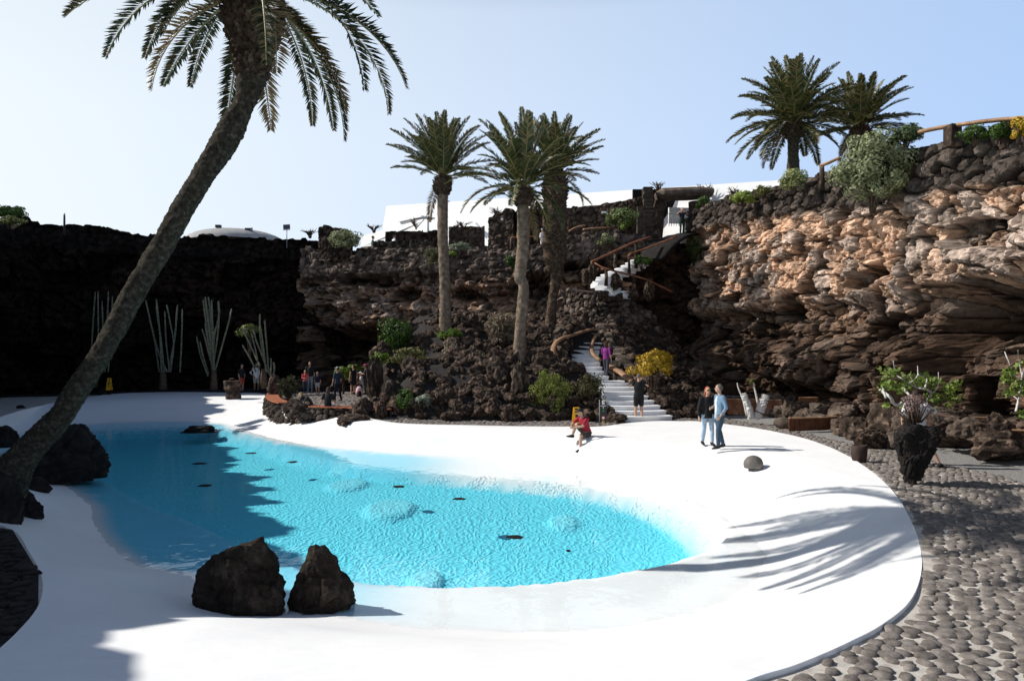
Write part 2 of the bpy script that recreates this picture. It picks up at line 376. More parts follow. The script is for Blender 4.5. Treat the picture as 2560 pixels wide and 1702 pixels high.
# the couple on the white deck
person('man in light blue denim shirt over white, blue jeans, beside the red-haired woman', G(1799, 1121), 1.76, R(-80), mrg(STEPL, dict(el=(.16, .03, .64), wl=(.15, -.06, .52), er=(-.17, .02, .65), wr=(-.08, -.1, .62))),
       top=(.16, .26, .37), bottom=(.04, .07, .11), sleeve=.9, hair=(.12, .10, .085), shoes=(.03, .03, .035), long_top=.06, wide=1.12, open_jacket=(.75, .75, .74), head_yaw=R(-25), vox=.01)
person('red-haired woman in black cardigan, sunglasses and pale jeans standing on the white deck', G(1769, 1113), 1.66, R(6), mrg(STEPL, dict(er=(-.15, .01, .63), wr=(-.155, -.01, .48))),
       top=(.012, .011, .012), bottom=(.42, .52, .66), sleeve=.95, hair=(.32, .075, .03), style='long', shoes=(.015, .015, .015), glasses=True, long_top=.05, wide=.92, vox=.01)
# photographer on the stair foot
person('man in black hoodie and shorts photographing with his back turned at the stair foot', G(1597, 1050), 1.76, R(176), dict(el=(.2, -.05, .73), wl=(.07, -.17, .88), er=(-.2, -.05, .73), wr=(-.07, -.17, .88), kl=(.06, -.01, .28), al=(.075, .0, .045), ar=(-.06, .05, .045)),
       top=(.012, .012, .013), bottom=(.012, .012, .013), sleeve=.95, leg=.46, hair=(.14, .12, .1), style='short', wide=1.1, long_top=.03)
# man sitting on the rim of the pool
S0 = G(1470, 1083, 0.); S0 = Vector(((1468-CX)/F*21.75, 21.75, .0))
person('bearded man in red t-shirt and dark cap sitting on the pool rim hugging one knee', S0-Vector((0, 0, .46)), 1.78, R(-58), dict(
    pelvis=(0, 0, .31), waist=(0, -.03, .39), chest=(0, -.075, .50), neck=(0, -.11, .595), head=(0, -.15, .675),
    sl=(.105, -.09, .565), sr=(-.105, -.09, .565), el=(.13, -.2, .45), wl=(.03, -.30, .43), er=(-.13, -.22, .47), wr=(-.04, -.31, .45),
    hl=(.052, 0, .295), hr=(-.052, 0, .295), kl=(.10, -.22, .285), al=(.11, -.235, .06), kr=(-.06, -.20, .47), ar=(-.07, -.27, .275), toel=(.12, -.33, .03), toer=(-.075, -.38, .27)),
    top=(.33, .02, .035), bottom=(.06, .05, .045), sleeve=.42, leg=.44, hair=(.03, .02, .015), style='short', cap=(.015, .015, .02), seated=True, vox=.01)
# woman on the stair
person('curly-haired woman in purple top climbing the white stair', Vector((4.12, 30.6, 1.38)), 1.62, R(140), mrg(STEPL, dict(el=(.15, -.03, .66), wl=(.13, -.1, .6))), top=(.22, .03, .2), bottom=(.05, .05, .07), sleeve=.48, hair=(.05, .02, .015), style='curly', vox=.013, face=False)
# group on the cobbled terrace
person('man in black t-shirt and red shorts behind the lava pedestal', G(604, 981.5), 1.72, R(70), HIP_L, top=(.02, .02, .024), bottom=(.55, .07, .05), leg=.46, vox=.014)
person('man in loose white shirt and beige shorts, hand on hip', G(640, 979), 1.76, R(55), mrg(HIP_R, dict(kl=(.08, -.02, .28), al=(.1, .02, .045))), top=(.82, .82, .84), bottom=(.42, .38, .33), sleeve=.75, leg=.48, long_top=.04, skin=SKINT, vox=.014, wide=1.1)
person('girl with long hair in a coral red top and dark jeans', G(763, 982), 1.36, R(12), dict(el=(.13, -.02, .65), wl=(.06, -.11, .63), er=(-.13, -.02, .65), wr=(-.05, -.11, .64)), top=(.72, .10, .10), bottom=(.03, .05, .08), sleeve=.9, hair=(.25, .14, .07), style='long', vox=.013, shoes=(.5, .35, .35))
person('tall man with shaved head in black printed t-shirt and pale jeans', G(775, 980), 1.84, R(4), {}, top=(.02, .02, .022), bottom=(.30, .38, .42), style='bald', vox=.014, shoes=(.4, .38, .36))
person('boy in dark navy t-shirt and light grey shorts', G(794, 985), 1.30, R(-8), {}, top=(.02, .022, .04), bottom=(.48, .47, .45), leg=.47, hair=(.10, .06, .035), vox=.012, shoes=(.4, .3, .3))
n8 = person('man in dark navy clothes and pale cap holding a camera on the terrace', G(844, 1002.5), 1.74, R(-118), mrg(STEPL, dict(el=(.15, -.02, .635), wl=(.14, -.07, .49))), top=(.025, .045, .07), bottom=(.012, .014, .025), cap=(.35, .36, .36), head_yaw=R(10), vox=.013)
person('woman in sleeveless black dress seen from behind on the terrace', G(884, 986), 1.70, R(-140), mrg(STEPL), top=(.012, .012, .014), sleeve=0, dress=True, hair=(.08, .04, .02), head_yaw=R(40), vox=.013, face=False, shoes=(.3, .18, .12))
person('woman in pink cap and dark top behind the terrace boulder', G(914, 985), 1.74, R(-75), dict(el=(.17, -.06, .68), wl=(.07, -.12, .68)), top=(.03, .02, .045), bottom=(.05, .05, .06), cap=(.5, .07, .16), vox=.014, hair=(.05, .03, .02))
SIT = dict(pelvis=(0, 0, .30), waist=(0, .005, .39), chest=(0, -.01, .50), neck=(0, -.02, .60), head=(0, -.035, .69), sl=(.105, -.005, .57), sr=(-.105, -.005, .57),
           el=(.15, -.05, .43), wl=(.12, -.17, .36), er=(-.15, -.05, .43), wr=(-.12, -.17, .36), hl=(.055, 0, .285), hr=(-.055, 0, .285), kl=(.07, -.24, .29), kr=(-.07, -.24, .29), al=(.07, -.25, .06), ar=(-.07, -.25, .06), toel=(.075, -.34, .02), toer=(-.075, -.34, .02))
person('seated person in white sun hat and pale top beside the terrace boulder', G(904, 985), 1.70, R(-70), SIT, top=(.65, .62, .6), bottom=(.03, .03, .04), cap=(.75, .75, .78), seated=True, vox=.014, sleeve=.45, leg=.5)
BZ = .30                                            # seat height of the terrace bench wall
person('dark-haired woman in black t-shirt and white shorts sitting on the bench wall, back turned', Vector(((820-CX)/F*28.7, 28.7, BZ-.45)), 1.66, R(172), mrg(SIT, dict(el=(.15, .03, .43), wl=(.2, .05, .31), er=(-.13, -.06, .43))), top=(.012, .012, .014), bottom=(.75, .75, .76), leg=.45, hair=(.05, .028, .018), style='long', seated=True, vox=.013, face=False)
person('blonde woman in dark top bending forward on the bench wall', Vector(((776-CX)/F*29.2, 29.2, BZ-.45)), 1.66, R(-105), mrg(SIT, dict(waist=(0, -.04, .38), chest=(0, -.13, .45), neck=(0, -.21, .5), head=(0, -.28, .53), sl=(.1, -.17, .50), sr=(-.1, -.17, .50), el=(.13, -.24, .36), wl=(.06, -.27, .22), er=(-.13, -.24, .36), wr=(-.06, -.27, .22))),
       top=(.05, .045, .045), bottom=(.25, .28, .30), hair=(.45, .29, .12), style='long', seated=True, vox=.013, face=False)
# pair behind the lava planter
pt = G(2372, 1167)
person('man in grey-white t-shirt pointing right behind the planter rock', Vector((9.46, 16.4, -.03)), 1.80, R(165), dict(hr=(-.056, 0, .505), sr=(-.108, .0, .79), er=(-.25, -.03, .70), wr=(-.40, -.06, .66), handr=(-.50, -.07, .65), el=(.16, .02, .64), ar=(-.27, .02, .045), kr=(-.17, -.02, .265), toer=(-.33, -.07, .015)), top=(.62, .64, .68), bottom=(.2, .2, .22), leg=.5, hair=(.04, .025, .018), wide=1.15, vox=.011, face=False)
person('woman with long brown hair in white top standing close to the pointing man', Vector((9.78, 16.8, -.03)), 1.66, R(185), mrg(STEPL), top=(.7, .7, .7), bottom=(.1, .1, .12), sleeve=.3, hair=(.10, .035, .02), style='curly', vox=.012, face=False)
# on the rim path above
person('visitor in dark top and grey cap photographing from the head of the upper path', P(1705, 588, 43.5), 1.72, R(8), dict(el=(.2, -.04, .74), wl=(.06, -.13, .88), er=(-.2, -.04, .74), wr=(-.06, -.13, .88)), top=(.02, .02, .02), bottom=(.02, .045, .03), sleeve=.3, cap=(.4, .42, .45), vox=.015)
person('visitor in teal shirt on the rim path by the green bush', P(932, 653, 45.7), 1.66, R(100), {}, top=(.12, .24, .20), bottom=(.04, .06, .08), vox=.015, face=False)
person('visitor in white shirt on the rim path before the dark passage', P(985, 650, 45.9), 1.66, R(120), {}, top=(.8, .8, .84), bottom=(.1, .1, .12), vox=.015, face=False)
person('visitor in white top half hidden beside the shaggy palm trunk', P(1356, 640, 43.), 1.68, R(60), {}, top=(.8, .8, .82), bottom=(.7, .7, .72), cap=(.6, .6, .62), vox=.015, face=False)
# things they carry
cam = thing('camera', 'small camera in the hand of the man with pale cap', 'camera', rel(n8, (.25, -.16, .74)), n8.rotation_euler[2])
MB().box((0, 0, 0), (.13, .06, .09)).build('camera_body', cloth((.03, .03, .03)), cam, bevel=.01)
MB().tube([(0, -.02, 0), (0, -.10, 0)], [.04, .036], 12).build('lens', cloth((.05, .05, .055)), cam)
def bag(label, loc, c, c2, rz=0, s=1.):
    t = thing('backpack', label, 'bag', loc, rz); m = MB(); m.tube([(0, 0, .02*s), (0, 0, .14*s), (0, .01, .30*s), (0, .015, .40*s)], [(.15*s, .09*s), (.16*s, .11*s), (.14*s, .09*s), (.07*s, .045*s)], 14, Vector((1, 0, 0))); m.build('bag_body', cloth(c), t)
    MB().ell((0, -.09*s, .14*s), (.11*s, .04*s, .09*s)).build('pocket', cloth(c2), t)
    MB().tube([(-.05*s, .05*s, .38*s), (0, .03*s, .47*s), (.05*s, .05*s, .38*s)], .012*s, 8).build('carry_loop', cloth(c2), t)
bag('pink and white backpack beside the seated person in white hat', G(898, 988), (.7, .5, .52), (.5, .12, .16), 0, 1.25)
bag('black bag on the terrace beside the bending blonde woman', Vector(((768-CX)/F*29.0, 29.0, BZ)), (.02, .018, .016), (.3, .24, .18), .4, .9)
bag('small black bag on the cobbles at the foot of the terrace boulder', G(898, 992), (.012, .012, .012), (.02, .02, .02), .2, .8)
# ================================================================ pool deck, pool floor, water, ground
Wpx = [(145,1200),(200,1238),(235,1265),(242,1300),(262,1340),(300,1375),(350,1410),(450,1430),(490,1442),(560,1490),(640,1525),(760,1530),(900,1545),(1050,1565),(1300,1575),(1500,1568),(1650,1545),(1780,1510),(1870,1455),(1905,1400),(1893,1364),(1840,1320),(1760,1260),(1690,1225),(1600,1195),(1440,1166),(1300,1150),(1150,1140),(1020,1132),(920,1124),(850,1118),(760,1110),(690,1098),(640,1085),(590,1070),(560,1058),(480,1053),(400,1052),(300,1054),(220,1060),(100,1073),(20,1092),(-25,1115),(10,1160)]
Spx = [(275,1222),(360,1270),(440,1300),(520,1335),(600,1375),(680,1410),(760,1440),(860,1465),(1000,1478),(1150,1483),(1300,1478),(1450,1462),(1590,1438),(1720,1408),(1815,1368),(1790,1318),(1700,1272),(1560,1238),(1450,1218),(1300,1203),(1150,1190),(1000,1182),(900,1172),(830,1158),(760,1143),(700,1126),(640,1106),(580,1088),(480,1078),(380,1077),(280,1084),(200,1100),(170,1160)]
W2 = catmull([G(x, y, WZ)[:2] for x, y in Wpx], 8, True)
S2 = catmull([G(x, y, WZ-.25)[:2] for x, y in Spx], 8, True)
Dright = [G(x, y)[:2] for x, y in [(1640,1052),(1730,1052),(1830,1062),(1900,1072),(1990,1090),(2060,1112),(2130,1145),(2200,1195),(2250,1250),(2285,1310),(2302,1370),(2302,1430),(2275,1500),(2205,1560),(2105,1612),(1985,1662),(1862,1702)]]
Dnear = [(.8, 5.05), (-1.0, 4.3), (-3.2, 4.6), (-4.55, 5.6)]
Dleft = [G(x, y)[:2] for x, y in [(0,1620),(60,1562),(95,1512),(107,1460),(100,1420),(72,1370),(34,1318)]]+[(-8.9, 11.6), (-10.5, 12.5), (-13.2, 15), (-16.2, 20), (-19.5, 26), (-22, 32), (-23, 38)]
Dfar = [G(x, y)[:2] for x, y in [(290,984),(420,980),(560,981),(650,983)]]+[(-13.2, 37.5), (-11.2, 32.5), (-9.6, 29.8), (-8.0, 28.9), (-6.2, 28.3), (-5.2, 26.6)]+[G(x, y)[:2] for x, y in [(1010,1058),(1150,1062),(1300,1065),(1440,1066),(1510,1065),(1570,1057)]]
D2 = catmull(Dright+Dnear+Dleft+Dfar, 6, True)
MOUNDS = [(860,1192,.62,.17),(868,1222,.75,.16),(975,1275,.85,.20),(1065,1380,.45,.17),(1280,1457,.50,.17),(1565,1428,.36,.16),(1408,1298,.45,.15),(1372,1238,.5,.14),(770,1150,.5,.12)]
MW = [(G(x, y, WZ-.62)[:2], r*.85, h*1.15) for x, y, r, h in MOUNDS]
def deck_z(Q, detail=True):
    dw = pdist(Q, W2); ins = inpoly(Q, W2); dsh = pdist(Q, S2); deep = inpoly(Q, S2)
    X, Y = Q[:, 0], Q[:, 1]
    far = ss(15, 19, Y)*ss(-7.5, -5.5, X)*(1-ss(3.2, 6.5, X)); wid = 2.7-1.75*far+1.2*ss(25, 32, Y)
    up = ss(0, 1, dw/wid*.5+.0)*2; up = np.where(dw/wid < 1, far*np.sin(np.clip(dw/wid, 0, 1)*math.pi/2)**1.25+(1-far)*ss(-.12, 1, dw/wid)-(1-far)*.04*(1-np.clip(dw/wid, 0, 1)), 1)
    z = np.where(ins, WZ-.02-.13*np.clip(dw/.9, 0, 1), WZ*(1-up))
    z = np.where(ins & deep, WZ-.17-(.33+.70*ss(18.5, 13.5, Y))*ss(0, .30, dsh)-.10*ss(0, 2.5, dsh), z)
    for (c, r, h) in MW:
        z = np.minimum(z+h*(.46+.32*ss(16, 12, c[1]))*np.clip(2.6*(1-((X-c[0])**2+((Y-c[1])*.8)**2)/(r*r)), 0, 1)*deep*ss(.1, .5, dsh), np.maximum(z, WZ-.16))
    if detail: z = z+.012*fbm(X*1.3, Y*1.3, 3, 3)*(dw > .15)
    return z, dw, ins, deep, dsh
def DG(px, py):
    """the point of the deck seen at a pixel"""
    z = 0.
    for _ in range(30):
        g = G(px, py, z); z = .5*z+.5*float(deck_z(np.array([[g.x, g.y]]), False)[0][0])
    return G(px, py, z)
def grid_pts(x0, x1, y0, y1, d):
    xs = np.arange(x0, x1, d); ys = np.arange(y0, y1, d); q = np.stack(np.meshgrid(xs, ys), -1).reshape(-1, 2)
    return q+RNG.uniform(-.18, .18, q.shape)*d
def cdt(boundaries, pts):
    vs, ed = [], []
    for b in boundaries:
        o = len(vs); vs += [Vector(p) for p in b]; ed += [(o+i, o+(i+1) % len(b)) for i in range(len(b))]
    vs += [Vector(p) for p in pts]
    r = delaunay_2d_cdt(vs, ed, [], 0, 1e-5); return np.array([tuple(v) for v in r[0]]), np.array([tuple(f) for f in r[2]])
pts = np.vstack([grid_pts(-10, 8, 4, 17.5, .17), grid_pts(-26, 10, 17.5, 43, .32), grid_pts(-26, -10, 4, 17.5, .5)])
pts = pts[inpoly(pts, D2)]; pts = pts[(pdist(pts, D2) > .1) & (pdist(pts, W2) > .07) & (pdist(pts, S2) > .07)]
extra = []
for (c, r, h) in MW:
    q = grid_pts(c[0]-r, c[0]+r, c[1]-r*1.3, c[1]+r*1.3, .09); extra.append(q)
pts = np.vstack([pts]+extra)
V, T = cdt([D2, W2, S2], pts); cen = V[T].mean(1); T = T[inpoly(cen, D2)]
z, dw, ins, deep, dsh = deck_z(V)
used = np.unique(T); mp = -np.ones(len(V), int); mp[used] = np.arange(len(used)); T = mp[T]
V3 = np.c_[V, z][used]; insu, deepu, dshu, dwu = ins[used], deep[used], dsh[used], dw[used]
white = np.array([.90, .90, .89]); shelf = np.array([.93, .96, .955]); blue = np.array([.15, .78, .96])
k1 = (insu*np.clip(dwu/.3, 0, 1))[:, None]; kk = (deepu*ss(0, .5, dshu))[:, None]; near = ss(22, 9, V3[:, 1])[:, None]
kx = ss(-.8, -3.8, V3[:, 0])[:, None]; shelfL = shelf*(1-kx)+np.array([.17, .72, .93])*kx  # shade in the colour: shelf cyan on its shaded left, near white where sunlit
C = white*(1-k1)+shelfL*k1; C = C*(1-kk)+(blue*(1-.12*near)+np.array([.24, .80, .94])*.12*near)*kk
for (c, r, h) in MW:
    m = np.clip(1-((V3[:, 0]-c[0])**2+((V3[:, 1]-c[1])*.8)**2)/(r*r), 0, 1)[:, None]**.5*insu[:, None]; C = C*(1-.25*m)+np.array([.42, .84, .93])*.25*m
# skirt round the outer edge
V3l = list(V3); base = len(V3); Dz = deck_z(D2, False)[0]
sk = np.vstack([np.c_[D2, np.maximum(Dz, -.045)], np.c_[D2, Dz*0-1.2]]); nD = len(D2)
skf = [(base+i, base+(i+1) % nD, base+nD+(i+1) % nD) for i in range(nD)]+[(base+i, base+nD+(i+1) % nD, base+nD+i) for i in range(nD)]
m, nt, b = newmat('white pool plaster'); a = nt.nodes.new('ShaderNodeAttribute'); a.attribute_name = 'Col'; co = _coord(nt)
n1 = _noise(nt, .8, 6, .6, co); mr = nt.nodes.new('ShaderNodeMapRange'); mr.inputs[1].default_value = .25; mr.inputs[2].default_value = .75; mr.inputs[3].default_value = .94; mr.inputs[4].default_value = 1.02; nt.links.new(n1.outputs['Fac'], mr.inputs[0])
mx = nt.nodes.new('ShaderNodeVectorMath'); mx.operation = 'SCALE'; nt.links.new(a.outputs['Color'], mx.inputs[0]); nt.links.new(mr.outputs[0], mx.inputs['Scale']); nt.links.new(mx.outputs[0], b.inputs['Base Color'])
b.inputs['Roughness'].default_value = .8; b.inputs['Specular IOR Level'].default_value = .15
mp_ = nt.nodes.new('ShaderNodeMapping'); mp_.inputs['Scale'].default_value = (.6, 2.2, 1); nt.links.new(co, mp_.inputs[0])
n2 = _noise(nt, 2.2, 8, .62, mp_.outputs[0], .6); _bump(nt, b, n2.outputs['Fac'], .42, .045); MDECK = m
deck = link('pool_deck', np_mesh('pool_deck', np.vstack([V3, sk]), np.vstack([T, skf]), np.vstack([C, np.tile(white, (2*nD, 1))]), True), MDECK)
structure(deck, 'smooth white plaster deck sloping down into the kidney shaped pool')
# split the wet floor of the basin into its own sheet material (bumps imitate ripple light)
m, nt, b = newmat('blue pool floor with ripple light'); a = nt.nodes.new('ShaderNodeAttribute'); a.attribute_name = 'Col'; co = _coord(nt)
nt.links.new(a.outputs['Color'], b.inputs['Base Color']); b.inputs['Roughness'].default_value = .9; b.inputs['Specular IOR Level'].default_value = .05
nw = _noise(nt, 1.6, 3, .5, co); vv = nt.nodes.new('ShaderNodeVectorMath'); vv.operation = 'MULTIPLY_ADD'; vv.inputs[1].default_value = (.5, .5, 0)
nt.links.new(nw.outputs['Color'], vv.inputs[0]); nt.links.new(co, vv.inputs[2])
vo = nt.nodes.new('ShaderNodeTexVoronoi'); vo.feature = 'SMOOTH_F1'; vo.inputs['Scale'].default_value = 12.; vo.inputs['Smoothness'].default_value = .35
nt.links.new(vv.outputs[0], vo.inputs['Vector']); _bump(nt, b, vo.outputs['Distance'], .55, .085)
deck.data.materials.append(m)
ptype = np.zeros(len(deck.data.polygons), np.int32); tv = deepu[T].all(1) & (dshu[T].min(1) > -.1); ptype[:len(T)] = tv; deck.data.polygons.foreach_set('material_index', ptype)
# water
m, nt, b = newmat('pool water'); nt.nodes.remove(b); out = nt.nodes['Material Output']
tr = nt.nodes.new('ShaderNodeBsdfTransparent'); tr.inputs[0].default_value = (.985, .998, 1, 1); gl = nt.nodes.new('ShaderNodeBsdfGlossy'); gl.inputs['Roughness'].default_value = .015
ms = nt.nodes.new('ShaderNodeMixShader')
co = _coord(nt); mp_ = nt.nodes.new('ShaderNodeMapping'); mp_.inputs['Scale'].default_value = (1, .8, 1); nt.links.new(co, mp_.inputs[0])
nz = _noise(nt, 3.2, 3, .5, mp_.outputs[0], .3); bu = nt.nodes.new('ShaderNodeBump'); bu.inputs['Strength'].default_value = .16; bu.inputs['Distance'].default_value = .05
nt.links.new(nz.outputs['Fac'], bu.inputs['Height']); nt.links.new(bu.outputs[0], gl.inputs['Normal']); 
ge = nt.nodes.new('ShaderNodeNewGeometry'); dt = nt.nodes.new('ShaderNodeVectorMath'); dt.operation = 'DOT_PRODUCT'; nt.links.new(ge.outputs['Incoming'], dt.inputs[0]); nt.links.new(bu.outputs[0], dt.inputs[1])
def _m(op, x, y=None):
    q = nt.nodes.new('ShaderNodeMath'); q.operation = op
    for i_, v_ in enumerate((x, y)):
        if v_ is None: continue
        if isinstance(v_, (int, float)): q.inputs[i_].default_value = v_
        else: nt.links.new(v_, q.inputs[i_])
    return q.outputs[0]
fres = _m('ADD', _m('MULTIPLY', _m('POWER', _m('SUBTRACT', 1., _m('ABSOLUTE', dt.outputs['Value'])), 5.), .80), .02)   # Schlick, the same from both sides
nt.links.new(fres, ms.inputs[0]); nt.links.new(tr.outputs[0], ms.inputs[1]); nt.links.new(gl.outputs[0], ms.inputs[2]); nt.links.new(ms.outputs[0], out.inputs['Surface']); MWATER = m
cW = W2.mean(0); We = []
for i in range(len(W2)):
    t = W2[(i+1) % len(W2)]-W2[i-1]; nrm = np.array([t[1], -t[0]])/(np.hypot(*t)+1e-9); We.append(nrm)
We = np.array(We); sgn = 1 if not inpoly((W2+We*.05), W2)[::9].mean() > .5 else -1
Wout = W2+We*sgn*.12
Vw, Tw = cdt([Wout], grid_pts(-24, 8, 8, 36, 1.)); Tw = Tw[inpoly(Vw[Tw].mean(1), Wout)]
water = link('water', np_mesh('water', np.c_[Vw, np.full(len(Vw), WZ)], Tw, None, True), MWATER); structure(water, 'clear turquoise pool water')
# ground sheet with the basin cut out of it
box = np.array([(-420, -300), (420, -300), (420, 600), (-420, 600)], float)
Vg, Tg = cdt([box, D2], np.array([q for q in grid_pts(-40, 40, -5, 60, 2.5) if not inpoly(np.array([q]), D2)[0]]))
Tg = Tg[~inpoly(Vg[Tg].mean(1), D2)]
ground = link('ground', np_mesh('ground', np.c_[Vg, np.full(len(Vg), -.05)], Tg), MMORT); structure(ground, 'pale mortar ground of the crater floor')
gpx = [(1835,1052),(1905,1060),(1985,1074),(2082,1101),(2158,1117),(2240,1126),(2350,1160),(2490,1187),(2580,1213)]
gp = [G(x, y, -.045)[:2] for x, y in gpx]+[(14, 13.2), (15, 17), (14, 33), (10, 33), (8.4, 28.5)]
GRAV = catmull(gp, 1, True)
gv = MB(); gv.poly([(x, y, -.046) for x, y in gp]); dk = MB(); dk.poly([(x, y, -.047) for x, y in [(-4.4, 5.2), (-4.74, 6.48), (-5.13, 7.58), (-5.95, 8.8), (-7.75, 10.86), (-9.5, 11.3), (-12, 11.3), (-12, 4)]]); structure(dk.build('cinder', MCIND, None, False), 'dark sheet standing for shade under the left cobbles')  # dark sheet stands in for shade between the left cobbles
dk = MB(); dk.poly([(x, y, -.047) for x, y in [(-29, 38), (-25.2, 39.6), (-23, 40.9), (-20, 41.5), (-15, 41.6), (-13, 42.8), (-9, 43.2), (-9, 49), (-29, 49)]]); structure(dk.build('cinder', MCIND, None, False), 'dark strip at the foot of the back cliff')  # dark sheet laid over the pale mortar ground
structure(gv.build('gravel', MGRAV, None, False), 'grey gravel bed at the foot of the tan cliff')
# cobbles set in the mortar
def cobbles(name, poly, sp, cond=None, label='', mat=None):
    poly = np.array(poly, float); lo, hi = poly.min(0), poly.max(0); q = []
    for j, y in enumerate(np.arange(lo[1], hi[1], sp*.84)):
        for x in np.arange(lo[0]+(j % 2)*sp*.5, hi[0], sp): q.append((x, y))
    q = np.array(q); q = q+RNG.uniform(-.25, .25, q.shape)*sp; q = q[inpoly(q, poly)]
    k = ~inpoly(q, D2) & (pdist(q, D2) > sp*.42)
    q = q[k]
    if cond is not None: q = q[cond(q)]
    nA, nB = 10, 4; ang = np.arange(nA)*2*math.pi/nA; V = []; Fs = []
    el = [(.985, -.02), (1.0, .3), (.86, .78), (.5, .97)]
    for (x, y) in q:
        r = sp*.60*random.uniform(.62, 1.1); asp = random.uniform(.66, 1.); th = random.gauss(0, .9); hz = sp*random.uniform(.09, .18)+.02; b0 = len(V); w = RNG.uniform(.88, 1.1, nA)
        ct, st = math.cos(th), math.sin(th); tx, ty = random.uniform(-.06, .06), random.uniform(-.06, .06)
        for (rr, zz) in el:
            for k, a in enumerate(ang):
                u, v = math.cos(a)*r*rr*w[k]*1.08, math.sin(a)*r*rr*asp*w[k]; V.append((x+u*ct-v*st, y+u*st+v*ct, -.06+hz*zz+u*tx+v*ty))
        V.append((x, y, -.06+hz))
        for i in range(nB-1):
            for k in range(nA): Fs.append((b0+i*nA+k, b0+i*nA+(k+1) % nA, b0+(i+1)*nA+(k+1) % nA)); Fs.append((b0+i*nA+k, b0+(i+1)*nA+(k+1) % nA, b0+(i+1)*nA+k))
        for k in range(nA): Fs.append((b0+3*nA+k, b0+3*nA+(k+1) % nA, b0+nB*nA))
    o = link(name, np_mesh(name, V, Fs, None, True), mat or MCOB); structure(o, label); return o
ring = lambda q: ~inpoly(q, GRAV)
cobbles('cobbled_pavement', [(1.5, 3.4), (10, 3.4), (14, 9), (15, 14), (14, 22), (10.5, 27.5), (8, 27.8), (5, 27.5), (3.5, 20)], .172, ring, 'dark rounded cobbles set in pale mortar right of the deck')
cobbles('cobbled_pavement', [(-6.2, 24), (4.4, 24), (4.3, 26.6), (-5, 27.4)], .20, None, 'narrow cobbled band behind the pool rim')
cobbles('cobbled_pavement', [(-13, 38), (-8, 28.2), (-4.6, 27.2), (-5.5, 34), (-7, 43), (-13, 43)], .27, None, 'cobbled terrace behind the curved bench wall')
cobbles('cobbled_pavement', [(-4.6, 5.6), (-5.1, 7.6), (-6, 9), (-7.8, 11), (-9.5, 11), (-9.5, 5)], .21, None, 'shaded cobbles at the left of the deck', MBLACK)  # black stone used here to put the patch's shade into its colour
# ================================================================ rock faces and dry stone walls
def st_cliff(sz=1., tan=None, seed=0, amp=1.):
    def f(s, z, top):
        zz = z+.22*fbm(s*.28, z*.15, seed+5, 2); s2 = s+.12*fbm(s*.5, z*.5, seed+8, 2)
        band = np.floor(zz/(.95*sz)+.4*fbm(s*.15, z*0, seed+2, 2)); ledge = (_h(band, band*0+3, seed+9)-.5)
        A, c1, f1 = vort(s2/(1.45*sz), zz/(1.15*sz), seed); B, c2, f2 = vort(s2/(.60*sz)+3, zz/(.50*sz), seed+40); E, c3, f3 = vort(s2/(.25*sz), zz/(.21*sz)+7, seed+80)
        d = .55*fbm(s*.22, z*.22, seed+1, 4)+.28*ledge+.70*(c1-.5)+.40*f1-.32*(1-np.clip(A/.10, 0, 1))
        d = d+.36*(c2-.5)+.32*f2-.17*(1-np.clip(B/.13, 0, 1))+.16*(c3-.5)+.14*f3-.06*(1-np.clip(E/.2, 0, 1))+.06*fbm(s*4, z*4, seed+3, 3)
        hole = ss(.64, .72, vnoise(s2*.5, zz*1.15, seed+60)); d = d-.75*hole
        t = np.clip(tan(s, z, top)+.25*fbm(s*.5, z*.6, seed+21, 3), 0, 1) if tan else np.zeros(s.shape)
        hue = np.clip(.5+.5*fbm(s*.7, z*1.1, seed+33, 3)+.5*(c1-.5), 0, 1)
        dark = np.stack([.06+.045*hue, .040+.022*hue, .029+.012*hue], -1); light = np.stack([.50+.14*hue, .355+.06*hue, .265+.015*hue], -1)
        grey = np.array([.42, .37, .335]); g = (c2 > .62)[..., None]*.6
        light = light*(1-g)+grey*g
        Cc = dark*(1-t[..., None])+light*t[..., None]
        crack_shade = np.clip(np.minimum(A/.07, B/.09), .12, 1)*(1-.55*hole); Cc = Cc*crack_shade[..., None]*(.72+.5*c3)[..., None]  # shade painted into cracks and hollows of the rock colour
        return d*amp, Cc
    return f
def st_stones(a=.38, b=.3, h=.16, c1=(.018, .014, .012), c2=(.075, .055, .044), seed=0, rough=1.):
    def f(s, z, top):
        u = s+.12*fbm(s*1.5, z*1.5, seed+4, 2)
        f1, f2, c = vor(u/a, z/b, seed, .8); e = np.clip((f2-f1)/.42, 0, 1)
        d = h*np.sqrt(e)+h*1.1*(c-.5)+.05*rough*fbm(s*5, z*5, seed+2, 3)+.12*rough*fbm(s*.5, z*.5, seed+6, 2)
        k = (.25+.75*_h(np.floor(c*997), np.floor(c*313), seed+1))[..., None]*np.clip(e*2.2, .12, 1)[..., None]
        return d, np.array(c1)*(1-k)+np.array(c2)*k
    return f
def blend(fa, fb, w):
    def f(s, z, top):
        da, ca = fa(s, z, top); db, cb = fb(s, z, top); k = w(s, z, top); return da*(1-k)+db*k, ca*(1-k[..., None])+cb*k[..., None]
    return f
